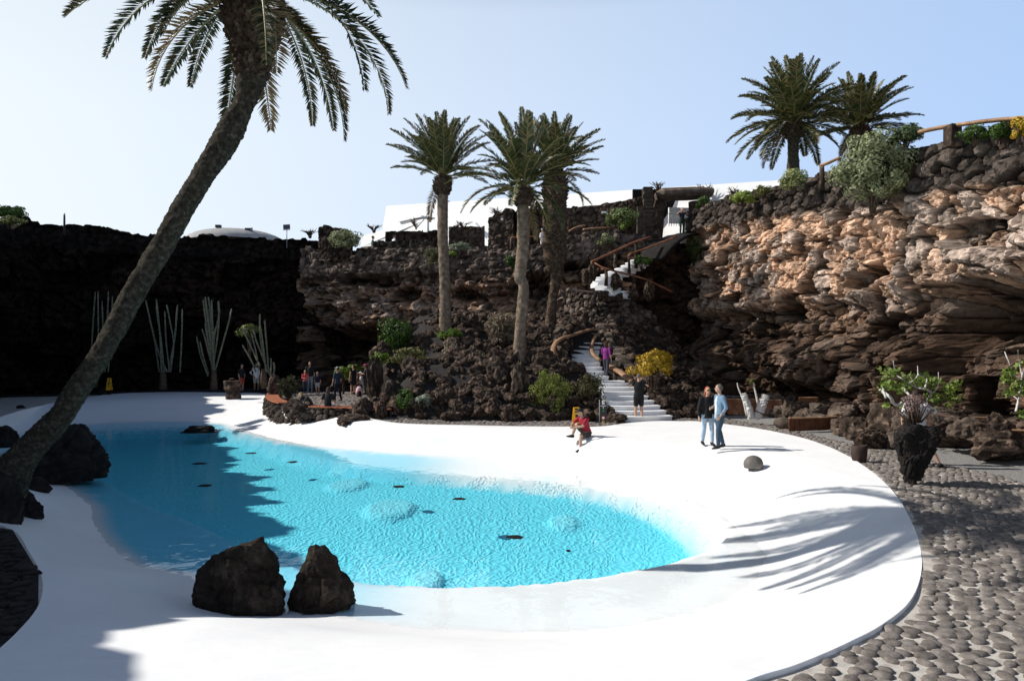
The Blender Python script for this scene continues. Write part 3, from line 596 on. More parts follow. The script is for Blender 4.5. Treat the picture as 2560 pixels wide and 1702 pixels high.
def relief(name, pts, ds, dz, style, setback=None, crest=None, back=None, plateau=None, mat=None, flat=True, jagtop=0., jags=.45, rough3=1., soft=0):
    """pts: (x, y, zbottom, ztop) from left to right as seen from the camera; a rock face with real relief"""
    pts = np.array(pts, float); seg = np.hypot(np.diff(pts[:, 0]), np.diff(pts[:, 1])); L = np.r_[0, np.cumsum(seg)]
    ns = int(L[-1]/ds)+2; s = np.linspace(0, L[-1], ns); b = np.stack([np.interp(s, L, pts[:, i]) for i in range(4)], 1)
    kern = np.ones(9)/9; pad = np.pad(b[:, :2], ((4, 4), (0, 0)), 'edge'); sm = np.stack([np.convolve(pad[:, i], kern, 'valid') for i in range(2)], 1)
    T = np.gradient(sm, axis=0); T /= np.hypot(T[:, 0], T[:, 1])[:, None]+1e-9; N = np.stack([T[:, 1], -T[:, 0]], 1)
    zt = b[:, 3].copy()
    if jagtop: zt = zt+jagtop*(_h(np.floor(s/jags+.3*fbm(s*.7, s*0, 3, 2)), s*0, 12)-.5)*2*.7+jagtop*.6*fbm(s*2.2, s*0, 15, 3)
    nz = int((b[:, 3]-b[:, 2]).max()/dz)+2; t = np.linspace(0, 1, nz)
    Sg = np.repeat(s[:, None], nz, 1); Zg = b[:, 2:3]+(zt-b[:, 2])[:, None]*t[None]; top = np.repeat(b[:, 3:4], nz, 1)
    d, C = style(Sg, Zg, top)
    if soft:
        for ax, kk in ((0, soft),):
            w_ = np.ones(2*kk+1)/(2*kk+1); dp = np.pad(d, [(kk, kk) if a_ == ax else (0, 0) for a_ in (0, 1)], 'edge'); d = np.apply_along_axis(lambda v_: np.convolve(v_, w_, 'valid'), ax, dp)
    if setback is not None: d = d-setback(Sg, Zg, top)
    X = sm[:, None, :]+N[:, None, :]*d[..., None]; V = np.concatenate([X, Zg[..., None]], 2)
    Pq = V.reshape(-1, 3); g3 = fbm3(Pq*1.9+3.1, 7, 4); g4 = fbm3(Pq*5.5, 9, 3); g5 = fbm3(Pq*13., 11, 2); V = V+N[:, None, :].repeat(nz, 1)@np.array([[1, 0, 0], [0, 1, 0]])*((g3*.10+g4*.09+g5*.06)*rough3).reshape(ns, nz, 1)
    tv_ = np.stack([fbm3(Pq*2.3+k*9.1, 20+k, 3) for k in (1, 2)], 1).reshape(ns, nz, 2)*.07*rough3; V[..., :2] += T[:, None, :]*tv_[..., :1]; V[..., 2] += tv_[..., 1]*np.sin(np.pi*np.clip(t*8, 0, .5))[None]*np.sin(np.pi*np.clip((1-t)*8, 0, .5))[None]
    C = C*np.clip(1+.6*g3+.7*g4+.5*g5, .2, 1.8).reshape(ns, nz, 1)
    rows = [V]; cols = [C]
    lastd = d[:, -1:]
    if back is not None:                # a free standing wall: top and rear face
        for off, zz in ((-back*.5, 0.02), (-back, -.02), (-back, None)):
            z2 = zt[:, None]+zz if zz is not None else b[:, 2:3]
            X2 = sm+N*(lastd+off if zz is not None else 0*lastd+off-.05); rows.append(np.concatenate([X2, z2], 1)[:, None]); cols.append(C[:, -1:])
    if plateau is not None:
        for off, dzz, j in plateau:
            X2 = sm-N*off; z2 = (zt*(1-min(1, off/4))+b[:, 3]*min(1, off/4))[:, None]+dzz+j*fbm(s*.8, s*0+off, 5, 3)[:, None]; rows.append(np.concatenate([X2, z2], 1)[:, None]); cols.append(C[:, -1:]*.8)
    V = np.concatenate(rows, 1); C = np.concatenate(cols, 1); m = V.shape[1]
    i = np.arange(ns-1)[:, None]*m+np.arange(m-1)[None]; Fq = np.stack([i, i+m, i+m+1, i+1], -1).reshape(-1, 4)
    return link(name, np_mesh(name, V.reshape(-1, 3), Fq, C.reshape(-1, 3), not flat), mat or MROCK)
PLAT = [(.8, -.05, .15), (2.5, -.25, .2), (8, -.7, .2), (30, -2.5, 0)]
# left crater wall, in its own shade
lw = [(-13.4, -12, -.3, 8.2), (-12.6, 2, -.3, 8.2), (-12.6, 8, -.3, 8.2), (-13.4, 12, -.3, 8.2), (-15.4, 16, -.3, 8.2), (-18.5, 21, -.3, 8.3), (-22.2, 28, -.3, 8.8), (-26, 34, -.4, 9.3), (-27.5, 40, -.4, 10.0), (-27.7, 46, -.4, 10.0)]
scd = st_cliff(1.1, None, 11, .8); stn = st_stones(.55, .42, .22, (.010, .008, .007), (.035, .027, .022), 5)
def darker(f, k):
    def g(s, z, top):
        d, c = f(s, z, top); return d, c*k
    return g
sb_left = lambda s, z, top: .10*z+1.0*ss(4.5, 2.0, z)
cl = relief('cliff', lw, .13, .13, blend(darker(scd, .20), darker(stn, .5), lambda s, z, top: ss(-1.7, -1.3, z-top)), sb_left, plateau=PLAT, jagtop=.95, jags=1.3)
structure(cl, 'black shaded lava cliff along the left of the crater')
bl = [(-30, 38.6, -.4, 9.9), (-27, 40.2, -.4, 10.05), (-24, 41.8, -.4, 10.), (-22, 43.4, -.4, 9.75), (-17.5, 45.4, -.4, 9.95), (-13.6, 46.6, -.4, 10.0), (-11, 47.6, -.4, 10.05)]
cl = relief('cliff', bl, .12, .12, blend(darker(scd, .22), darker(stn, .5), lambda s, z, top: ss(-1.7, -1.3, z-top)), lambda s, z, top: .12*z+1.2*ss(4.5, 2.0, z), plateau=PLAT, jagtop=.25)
structure(cl, 'black overhanging lava cliff at the back left of the crater')
# middle rear face: loose stone wall above, ledges and caves below
bm = [(-14.5, 46.6, -.4, 9.4), (-12.4, 45.9, -.4, 9.2), (-10.5, 45.0, -.4, 9.1), (-7, 44.0, -.4, 9.05), (-3, 43.2, -.3, 8.95), (0, 42.6, -.3, 8.75), (1.6, 42.2, -.3, 9.0), (3, 42, -.3, 9.5), (6, 42, -.3, 9.8), (8.6, 43.0, -.3, 9.7), (10.5, 44.6, -.3, 9.4), (15.5, 48.5, -.3, 9.5)]
mid = st_cliff(.85, lambda s, z, top: .14+.40*ss(3.5, 5.2, z)*ss(7.4, 6.4, z), 23, 1.45)
stm = st_stones(.50, .36, .24, (.022, .017, .013), (.22, .17, .14), 9)
cl = relief('cliff', bm, .11, .11, blend(mid, stm, lambda s, z, top: ss(-2.1, -1.6, z-top+.3*fbm(s*.6, z*.6, 4, 3))),
            lambda s, z, top: .07*z+3.2*ss(4.3, 3.1, z+.8*fbm(s*.35, z*.1, 8, 3))*ss(14, 8, s)*ss(.5, 2, s), plateau=PLAT, jagtop=.22, soft=1)
structure(cl, 'brown lava cliff behind the three palms')
# right cliff, sunlit
br = [(14.5, 49.5, -.3, 11.3), (10.9, 45.0, -.3, 11.4), (11.2, 42, -.3, 11.3), (11.6, 38, -.3, 10.95), (12.2, 33, -.3, 10.35), (12.6, 28, -.3, 9.75), (12.85, 24, -.3, 9.35), (13.1, 20, -.3, 8.9), (13.3, 17.4, -.3, 8.5), (14, 12, -.3, 8.0), (15.5, 5, -.3, 7.6), (17, -5, -.3, 7.4)]
rt = st_cliff(1.25, lambda s, z, top: ss(3.4, 5.2, z+.9*fbm(s*.3, z*.1, 3, 2))*.92+.10, 41, 1.05)
sto = st_stones(.62, .46, .26, (.022, .017, .014), (.125, .10, .085), 15)
def sb_right(s, z, top):
    cave = ss(.44, .56, vnoise(s*.22+.35, z*.28, 91))*ss(4.8, 3.6, z)
    return .06*z-.9*ss(.2, 3.2, 4.4-z)*.9+2.3*cave+.9*ss(5.0, 4.2, z)*ss(2.4, 3.4, z)
cl = relief('cliff', br, .05, .055, blend(rt, sto, lambda s, z, top: ss(-1.75, -1.35, z-top+.35*fbm(s*.5, z*.5, 4, 3))), sb_right, plateau=[(.8, -.05, .15), (2.5, .0, .2), (8, .3, .2), (30, -1., 0)], jagtop=.2)
structure(cl, 'sunlit tan and brown cliff at the right of the crater')
# dark cleft wall between stair buttress and tan cliff
cl = relief('cliff', [(6.5, 40.5, -.3, 8.2), (9, 42.4, -.3, 8.6), (11.5, 43.4, -.3, 8.8), (13.5, 44, -.3, 8.8)], .15, .15, darker(st_cliff(1., None, 52), .7), None); structure(cl, 'dark cleft in the rock beside the tan cliff')
# ================================================================ rockery slope (height field through measured points)
def W3(px, py, Y): p = P(px, py, Y); return (p.x, p.y, p.z)
ANCH = [(-8.6,43.5,1.2),(-7.4,40,.0),(-6.9,36,-.05),(-6.3,33,-.05),(-5.5,29.5,-.05),(-4.6,27.3,-.05),(-2.5,26.5,-.05),(0,26.3,-.05),(2,26.3,-.05),(3.4,26.4,-.05),
        W3(1112,842,34), W3(1300,905,30), W3(1380,822,36), W3(930,878,34), W3(1080,910,30.5), W3(1010,950,29.2), W3(1280,962,28), W3(1180,880,32), W3(1420,905,30.5), W3(1230,850,35), W3(1000,845,37), W3(1420,830,35), W3(1160,985,27.6), W3(1400,985,28),
        (-6,41,2.6),(-3,41,4.2),(0,41,4.4),(3,40,4.6),(-9.5,42.5,.3),
        (3.2,28.2,.55),(3.4,30,1.35),(2.9,31.2,1.75),(3.0,33.5,2.6),(5.6,29,.45),(5.5,31,1.3),(4.8,32,1.8),(4.7,34,2.7),(6.5,27.2,-.05),(6.8,30,.9),(7.2,33,1.7),(6.3,35.3,2.6),(8.6,34,.8),(8.4,29,-.05),(9.5,31,-.05),(10.5,36,.3),(10.5,40,1.2),
        (4.5,37.5,4.6),(6.5,38,4.8),(5.3,40,5.6),(8.5,40,3.5)]
AN = np.array(ANCH)
def _tps(A, lam=.02):
    d = np.hypot(A[:, None, 0]-A[None, :, 0], A[:, None, 1]-A[None, :, 1]); K = np.where(d > 0, d*d*np.log(d+1e-9), 0)+lam*np.eye(len(A))
    Pm = np.c_[np.ones(len(A)), A[:, :2]]; M = np.block([[K, Pm], [Pm.T, np.zeros((3, 3))]]); w = np.linalg.solve(M, np.r_[A[:, 2], 0, 0, 0])
    def f(Q):
        Q = np.atleast_2d(Q); d = np.hypot(Q[:, None, 0]-A[None, :, 0], Q[:, None, 1]-A[None, :, 1]); return np.where(d > 0, d*d*np.log(d+1e-9), 0)@w[:-3]+w[-3]+Q@w[-2:]
    return f
slope_z = _tps(AN)
def HZ(x, y): return float(slope_z(np.array([[x, y]]))[0])
SL = np.array([(-9.6,43.6),(-7.6,40),(-7.1,36),(-6.5,33),(-5.7,29.5),(-4.7,27.2),(-2.5,26.4),(0,26.2),(2,26.2),(3.5,26.3),(4.2,27.2),(6.4,27.0),(8.6,28.6),(10.8,33),(11.4,40),(11,43),(6,43),(0,43.5),(-6,45)], float)
Vs, Ts = cdt([SL], [q for q in grid_pts(-10, 12, 26, 46, .3) if inpoly(np.array([q]), SL)[0]]); Ts = Ts[inpoly(Vs[Ts].mean(1), SL)]
zs = np.maximum(slope_z(Vs), -.1)+.10*fbm(Vs[:, 0]*1.4, Vs[:, 1]*1.4, 2, 4)
edge = pdist(Vs, SL); zs = zs*ss(0, .5, edge)-.12*(1-ss(0, .4, edge))
structure(link('slope', np_mesh('slope', np.c_[Vs, zs], Ts, None, True), MCIND), 'black cinder slope of the rockery below the palms')
# stone buttress that carries the stair, and the retaining walls
sw = st_stones(.42, .30, .22, (.02, .016, .013), (.19, .15, .125), 19)
o = relief('stone_wall', [(2.6, 38.6, 2.0, 5.9), (3.3, 37.2, 1.9, 5.7), (4.2, 36.2, 1.6, 5.6), (5.4, 36.0, 1.2, 5.35), (6.5, 36.4, .6, 5.1), (7.6, 37.6, .3, 4.6), (8.2, 39.5, .3, 4.4)], .09, .09, sw, lambda s, z, top: .12*(z-2), plateau=[(.5, -.1, .1), (3, -.1, .1)], jagtop=.2)
tag(o, 'rough lava buttress wall carrying the upper zigzag stair', 'stone wall')
o = relief('stone_wall', [(2.15, 31.6, 1.2, 2.6), (2.35, 33.0, 1.9, 3.3), (2.6, 34.4, 2.4, 3.7), (3.4, 35.2, 2.6, 4.0)], .08, .08, sw, None, back=.5, jagtop=.15); tag(o, 'low dark stone wall left of the lower white stair', 'stone wall')
o = relief('stone_wall', [(4.5, 35.4, 2.3, 4.0), (4.75, 33.6, 2.0, 3.2), (5.1, 31.8, 1.2, 2.3), (5.7, 29.8, .4, 1.3), (6.0, 28.6, .0, .9)], .08, .08, sw, None, back=.6, jagtop=.15); tag(o, 'dark stone wall under the straight timber rail right of the lower stair', 'stone wall')
# curved bench wall of the terrace
bw = [(-13.2, 37.6, -.8, .28), (-12.3, 34.6, -.9, .28), (-11.1, 31.8, -.95, .28), (-9.7, 29.7, -.95, .28), (-8.2, 28.5, -.95, .28), (-6.4, 28.0, -.9, .28), (-5.2, 27.0, -.85, .28)]
bw = [tuple(r) for r in catmull(bw, 5)]
o = relief('stone_wall', bw, .06, .06, st_stones(.30, .24, .17, (.022, .018, .015), (.12, .095, .078), 29), lambda s, z, top: .25*(z+.9), back=.55); tag(o, 'curved lava stone wall with terracotta bench top around the terrace', 'bench wall')
tl = MB(); cat = np.array(bw)
for i in range(1, len(cat)-1):
    if 13 <= i <= 17: continue
    p, q = cat[i], cat[i+1]; d = q[:2]-p[:2]; L = np.hypot(*d); nrm = np.array([d[1], -d[0]])/L
    k = max(1, int(L/.32))
    for j in range(k):
        c = p[:2]+d*((j+.5)/k)-nrm*.42; tl.box((c[0], c[1], .295), (L/k*.94, .62, .05), rotz3(math.atan2(d[1], d[0])), .98)
tl.build('bench_top', m_noise('terracotta tile', (.22, .06, .03), (.38, .13, .065), 5, .75, .4, .01, .2, 5, (.45, .2, .11)), None, False).parent = o
# walls and ruins on the rim above
dw1 = st_stones(.36, .5, .12, (.03, .022, .017), (.14, .10, .075), 33, .5)
def at(px, pyb, pyt, Y): a = P(px, pyb, Y); b_ = P(px, pyt, Y); return (a.x, a.y, a.z, b_.z)
def wall(label, rows, back=.5, st=None, jag=.08, ds=.09, jags=.4):
    o = relief('stone_wall', [at(*r) for r in rows], ds, .09, st or dw1, None, back=back, jagtop=jag, jags=jags); return tag(o, label, 'stone wall')
wall('curved dry stone wall with upright coping behind the shaggy palm', [(1415,650,520,46.5),(1480,650,514,46.5),(1540,650,504,46.2),(1606,650,494,46)], .5)
wall('low dry stone wall between the slim palm and the ruined tower', [(1118,650,567,47),(1160,650,566,47),(1215,650,566,47)], .5)
wall('ruined stone tower with stepped top behind the middle palms', [(1218,650,545,45.2),(1236,650,541,45),(1238,650,532,45),(1262,650,528,44.9),(1264,650,520,44.8),(1287,650,522,44.7)], 1.6, st_stones(.42, .34, .12, (.03, .024, .019), (.13, .098, .075), 37, .5), .10)
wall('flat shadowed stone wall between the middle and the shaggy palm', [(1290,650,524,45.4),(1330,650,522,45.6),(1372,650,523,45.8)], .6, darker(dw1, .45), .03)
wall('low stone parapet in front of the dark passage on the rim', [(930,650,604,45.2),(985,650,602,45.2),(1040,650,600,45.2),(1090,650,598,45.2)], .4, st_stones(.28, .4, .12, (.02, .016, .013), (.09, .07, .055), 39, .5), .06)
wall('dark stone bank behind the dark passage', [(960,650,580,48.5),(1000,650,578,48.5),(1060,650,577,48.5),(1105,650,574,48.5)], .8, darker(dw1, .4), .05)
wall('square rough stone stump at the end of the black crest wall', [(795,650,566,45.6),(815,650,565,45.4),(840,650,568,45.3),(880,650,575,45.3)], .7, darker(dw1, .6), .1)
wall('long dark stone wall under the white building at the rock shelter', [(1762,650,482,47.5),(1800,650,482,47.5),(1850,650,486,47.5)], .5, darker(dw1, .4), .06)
# ================================================================ palms
def frond_mesh(L, e0, bend, n=88, w=.046, ll=.43, seed=0, dry=0., vee=.55, tint=1.):
    """feather leaf: arching midrib in the x-z plane with two rows of leaflets"""
    r = np.random.default_rng(seed); K = 40; t = np.linspace(0, 1, K); el = np.radians(e0-bend*t**1.25); st = L/(K-1)
    x = np.r_[0, np.cumsum(np.cos(el)[:-1]*st)]; z = np.r_[0, np.cumsum(np.sin(el)[:-1]*st)]; y = .05*L*np.sin(t*2.2+r.uniform(0, 6))*t
    mb = MB(); idx = list(range(0, K, 3))
    mb.tube([(x[i], y[i], z[i]) for i in idx], [(.028*(1-t[i])+.006, .02*(1-t[i])+.005) for i in idx], 6, Vector((0, 1, 0)))
    V = [tuple(v) for v in mb.V]; Fq = []; Ft = []
    for f in mb.F:
        if len(f) == 4: Fq.append(f)
    rib = np.array([.34, .30, .13])*(1-dry)+np.array([.30, .2, .1])*dry; C = [rib]*len(V)
    for k in range(n):
        tt = .13+.86*(k+r.uniform(-.3, .3))/n; p = np.array([np.interp(tt, t, x), np.interp(tt, t, y), np.interp(tt, t, z)]); e = np.interp(tt, t, el)
        T = np.array([math.cos(e), 0, math.sin(e)]); U = np.array([-math.sin(e), 0, math.cos(e)])
        lf = ll*(math.sin(math.pi*min(1, .18+.80*tt))**.6)*r.uniform(.85, 1.12)
        for sgn in (-1, 1):
            sw = r.uniform(.55, .95); out = np.array([0, sgn, 0])
            d = T*sw+out*(1-.25*tt)+U*(vee+r.uniform(-.25, .25)); d /= np.linalg.norm(d); tip = p+d*lf+np.array([0, 0, -.16*lf*r.uniform(.3, 1.2)])
            wv = np.cross(d, U*.7+out*.3*r.uniform(-1, 1)); wv /= np.linalg.norm(wv)+1e-9; m_ = p+d*lf*.4; b0 = len(V)
            V += [tuple(p), tuple(m_+wv*w/2), tuple(tip), tuple(m_-wv*w/2)]; Fq.append((b0, b0+1, b0+2, b0+3))
            g = r.uniform(0, 1)**1.4; green = np.array([.026, .045, .010])*(1-g)+np.array([.135, .155, .05])*g
            if r.uniform() < .12+.28*tt*tt: green = np.array([.30, .235, .11])*r.uniform(.7, 1.2)
            c = green*tint*(1-dry)+np.array([.26, .18, .09])*r.uniform(.6, 1.2)*dry; C += [c]*4
    me = np_mesh('frond', V, Fq, np.array(C), False); me.materials.append(MFROND); return me
def bark_tube(path, rads, ring=.06, n=20, amp=.04, seed=1, per=14):
    c = catmull([(*p, r) for p, r in zip(path, rads)], per); L = np.r_[0, np.cumsum(np.linalg.norm(np.diff(c[:, :3], axis=0), axis=1))]
    ns = int(L[-1]/ring*2); s = np.linspace(0, L[-1], ns); q = np.stack([np.interp(s, L, c[:, i]) for i in range(4)], 1)
    ang = np.arange(n)*2*math.pi/n; mb = MB(); A, S_ = np.meshgrid(ang, s)
    nz = fbm(np.cos(A)*1.5+S_*1.2+9, np.sin(A)*1.5+S_*2.1, seed, 4)*.13+fbm(np.cos(A)*4+S_*7, np.sin(A)*4, seed+3, 3)*.11+fbm(np.cos(A)*5, np.sin(A)*5+S_*24, seed+5, 2)*.10; saw = ((np.arange(ns) % 2)*2-1)*amp
    V = []; 
    for i in range(ns):
        d = Vector(q[min(i+1, ns-1), :3]-q[max(i-1, 0), :3]); u, v, _ = frame(d, Vector((0, 1, 0)))
        for k in range(n):
            r = q[i, 3]*(1+nz[i, k]+saw[i]*(.6+.8*random.random())); V.append(Vector(q[i, :3])+(u*math.cos(ang[k])+v*math.sin(ang[k]))*r)
    mb.V = V
    mb.F = [(i*n+k, i*n+(k+1) % n, (i+1)*n+(k+1) % n, (i+1)*n+k) for i in range(ns-1) for k in range(n)]
    mb.F += [tuple(reversed(range(n))), tuple((ns-1)*n+k for k in range(n))]; return mb
def boss_mesh(path, rads, n, size, seed=2, up=.5):
    """swollen collar of cut leaf bases: a core with overlapping wedge scales"""
    r = random.Random(seed); c = catmull([(*p, q) for p, q in zip(path, rads)], 10); mb = MB(); mb.tube([tuple(q[:3]) for q in c], [q[3]*.9 for q in c], 16)
    for k in range(n):
        t = (k+.5)/n; f = t*(len(c)-1); i = min(int(f), len(c)-2); q = c[i]*(1-(f-i))+c[i+1]*(f-i); d = Vector(c[i+1][:3]-c[i][:3]).normalized()
        a = k*2.39996; u, v, _ = frame(d, Vector((0, 1, 0))); o = u*math.cos(a)+v*math.sin(a); s_ = d.cross(o); p = Vector(q[:3])+o*q[3]*.86; sz = size*r.uniform(.7, 1.2)
        tip = p+o*sz*.75+d*sz*(up+r.uniform(-.2, .3)); b0 = len(mb.V)
        mb.V += [p-s_*sz*.45-d*sz*.3, p+s_*sz*.45-d*sz*.3, p+s_*sz*.3+d*sz*.5, p-s_*sz*.3+d*sz*.5, tip-s_*sz*.22-d*sz*.12, tip+s_*sz*.22-d*sz*.12, tip+s_*sz*.12+d*sz*.1, tip-s_*sz*.12+d*sz*.1]
        for g in ((0, 1, 5, 4), (1, 2, 6, 5), (2, 3, 7, 6), (3, 0, 4, 7), (4, 5, 6, 7)): mb.F.append(tuple(b0+x for x in g))
    return mb
def palm(label, base, path, rads, bpath, brads, crown, sets, L, bark, group, ring=.06, bsz=.12, nb=150, seed=0, dryn=0, n=20, amp=.04, per=14, twist=0., fk=None):
    base = Vector(base); root = thing('palm_tree', label, 'palm tree', base, 0, group); rr = random.Random(seed); lc = lambda p: tuple(Vector(p)-base)
    bark_tube([lc(p) for p in path], rads, ring, n, amp, seed+1, per).build('trunk', bark, root)
    boss_mesh([lc(p) for p in bpath], brads, nb, bsz, seed).build('leaf_bases', MBOSS, root, False)
    az = rr.uniform(0, 6); lib = {}
    for (e0, bend, cnt, Ls) in sets:
        for i in range(cnt):
            az += 2.39996; key = (e0, bend, i % 3)
            if key not in lib: lib[key] = frond_mesh(L*Ls*(1, .92, 1.05)[i % 3], e0+(0, 6, -6)[i % 3], bend*(1, .85, 1.15)[i % 3], seed=seed*50+len(lib), **(fk or {}))
            o = link('frond', lib[key], None, root, lc(crown), az+rr.uniform(-.2, .2)); o.location += Vector((math.cos(o.rotation_euler[2]), math.sin(o.rotation_euler[2]), 0))*brads[-1]*.5
            o.location.z -= .35*max(0, (60-e0)/60)*.5
            o.rotation_euler[0] = rr.uniform(-twist, twist)
    if dryn:
        dm = frond_mesh(L*.8, -25, 60, seed=seed+999, dry=.85, n=60)
        for i in range(dryn): link('frond', dm, None, root, lc(Vector(crown)-Vector((0, 0, .3))), rr.uniform(0, 6.28))['label'] = 'withered straw coloured frond'
    return root
PY = 12.9; pp = lambda *a: [P(x, y, PY) for x, y in a]
tp = pp((8,1230),(40,1165),(90,1105),(149,1045),(200,964),(258,875),(307,786),(356,696),(410,607),(459,518),(515,428),(571,339),(588,305),(606,270),(617,240),(627,190),(632,130),(634,90))
tr_ = [x/F*PY/2 for x in (108,82,68,59,54,51,54,52,52,52,55,65,61,52,55,74,92,100)]
palm('big leaning palm curving up from the black rocks at the left edge', P(10, 1220, PY), tp, tr_, pp((627,200),(632,130),(634,85),(633,45),(632,-10),(632,-60)), [.24,.34,.49,.54,.50,.36], P(632, -58, PY),
     [(78, 70, 3, .95), (58, 88, 5, 1.0), (38, 92, 7, 1.06), (18, 84, 7, 1.06), (-5, 70, 6, 1.0), (-30, 48, 3, .85)], 3.45, MTRUNKD, 'date palms', ring=.05, bsz=.16, nb=330, seed=3, dryn=4, n=26, amp=.014, per=10, twist=.2, fk=dict(n=110, w=.044, ll=.39, tint=.5))
def vpalm(label, bx, by, cx, cy, Y, tw, boss, L, sets, seed, bark=MTRUNK, path=None, widths=None, nb=110, dryn=1, bsz=.13, ring=.09):
    pth = path or [(bx, by+8), (bx+(cx-bx)*.3+1, by+(cy-by)*.3), (bx+(cx-bx)*.65-1, by+(cy-by)*.65), (cx, cy)]
    rd = [w/F*Y/2 for w in (widths or [tw*1.25, tw*1.02, tw*.95, tw])]
    b0, b1, bw_ = boss
    return palm(label, P(bx, by, Y), [P(x, y, Y) for x, y in pth], rd, [P(cx, b0, Y), P(cx, (b0*2+b1)/3, Y), P(cx, (b0+2*b1)/3, Y), P(cx, b1, Y)], [bw_*.38/F*Y, bw_*.52/F*Y, bw_*.5/F*Y, bw_*.3/F*Y], P(cx, b1-4, Y), sets, L, bark, 'date palms', ring, bsz, nb, seed, dryn, 16, .05, fk=dict(n=84, w=.06, ll=.44, vee=.35))
FAN = [(86, 16, 7, .90), (74, 26, 11, .98), (56, 32, 12, 1.0), (38, 38, 10, .99), (18, 38, 6, .88)]
vpalm('slim palm with ringed trunk, left of the three palms on the rockery', 1114, 838, 1106, 478, 34, 27, (488, 440, 46), 3.05, FAN, 11)
vpalm('middle palm of the three on the rockery, its trunk rising from the front boulders', 1297, 900, 1306, 512, 30, 29, (515, 468, 52), 3.1, [(86, 18, 7, .98), (74, 28, 9, 1.0), (54, 44, 10, 1.05), (34, 58, 8, 1.05), (12, 64, 6, 1.0), (-8, 66, 3, .85)], 12,
      path=[(1299,908),(1300,840),(1306,770),(1309,715),(1300,690),(1306,640),(1309,580),(1306,512)], widths=[36,29,29,27,30,31,32,29])
vpalm('shaggy thick-topped palm with pinched lower trunk, right of the three', 1378, 818, 1388, 470, 36, 30, (520, 425, 66), 2.95, [(84, 18, 7, .93), (66, 28, 9, .98), (46, 30, 10, 1.0), (24, 30, 8, .97), (4, 30, 5, .8)], 13, MBOSS,
      path=[(1377,825),(1380,760),(1392,690),(1388,660),(1386,600),(1388,530),(1386,480)], widths=[30,24,28,50,60,62,40], nb=170, bsz=.15, ring=.12)
vpalm('palm with full round crown on the crest of the tan cliff', 1982, 440, 1984, 345, 31, 28, (345, 305, 50), 2.75, [(84, 24, 10, 1.0), (66, 38, 14, 1.02), (44, 46, 15, 1.04), (22, 50, 13, 1.04), (0, 48, 9, 1.0), (-20, 40, 4, .8)], 14, MTRUNKD, dryn=2)
vpalm('smaller palm leaning right, partly behind the round crowned palm on the crest', 2150, 400, 2152, 345, 36, 30, (350, 318, 52), 2.8, [(80, 24, 9, .98), (60, 34, 12, 1.0), (40, 40, 12, 1.03), (18, 42, 11, 1.0), (-2, 40, 5, .85)], 15, MTRUNKD, dryn=3)
# ================================================================ shrubs
def leafcloud(n, rx, ry, rz, leaf, aspect, cols, seed, clumps=26, spread=.36, up=.0, shell=.55, flat=.0, low=-.45):
    r = np.random.default_rng(seed); u = r.normal(size=(clumps, 3)); u /= np.linalg.norm(u, axis=1)[:, None]; u[:, 2] = np.where(u[:, 2] < low, -u[:, 2], u[:, 2])
    cc = u*(shell+(1-shell)*r.uniform(0, 1, (clumps, 1)))*.82; rad = spread*r.uniform(.55, 1.2, clumps); k = r.integers(0, clumps, n); v = r.normal(size=(n, 3)); v /= np.linalg.norm(v, axis=1)[:, None]
    p = cc[k]+v*rad[k][:, None]*r.uniform(.45, 1, (n, 1))**.6; c0 = p*np.array([rx, ry, rz])
    nrm = v+.5*u[k]+r.normal(size=(n, 3))*.35; nrm[:, 2] += up; nrm /= np.linalg.norm(nrm, axis=1)[:, None]
    a = np.cross(nrm, r.normal(size=(n, 3))); a[:, 2] += flat; a /= np.linalg.norm(a, axis=1)[:, None]; b = np.cross(nrm, a); l = leaf*r.uniform(.6, 1.25, (n, 1))
    V = np.stack([c0-a*l*.5, c0+b*l*aspect*.5+nrm*l*.1, c0+a*l*.5, c0-b*l*aspect*.5+nrm*l*.1], 1).reshape(-1, 3); Fq = np.arange(4*n).reshape(-1, 4)
    cl = np.array(cols); w = np.clip(r.uniform(0, 1, n)*.7+.3*_h(k, k*0, seed), 0, .999)*(len(cl)-1); i = w.astype(int); f = (w-i)[:, None]; C = cl[i]*(1-f)+cl[i+1]*f
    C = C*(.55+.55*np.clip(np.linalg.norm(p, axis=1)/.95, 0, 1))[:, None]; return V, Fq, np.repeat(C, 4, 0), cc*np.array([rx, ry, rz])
GREEN = [(.02, .045, .008), (.05, .10, .015), (.12, .20, .03)]; BRIGHT = [(.05, .09, .01), (.12, .20, .02), (.26, .34, .05)]; YEL = [(.18, .10, .01), (.46, .30, .02), (.70, .50, .05)]
PALE = [(.10, .12, .05), (.24, .27, .13), (.42, .43, .26)]; DRY = [(.10, .07, .045), (.28, .22, .15), (.52, .45, .34)]; DARK = [(.012, .02, .006), (.03, .045, .012), (.06, .085, .022)]; OLIVE = [(.05, .06, .015), (.13, .14, .035), (.26, .27, .08)]
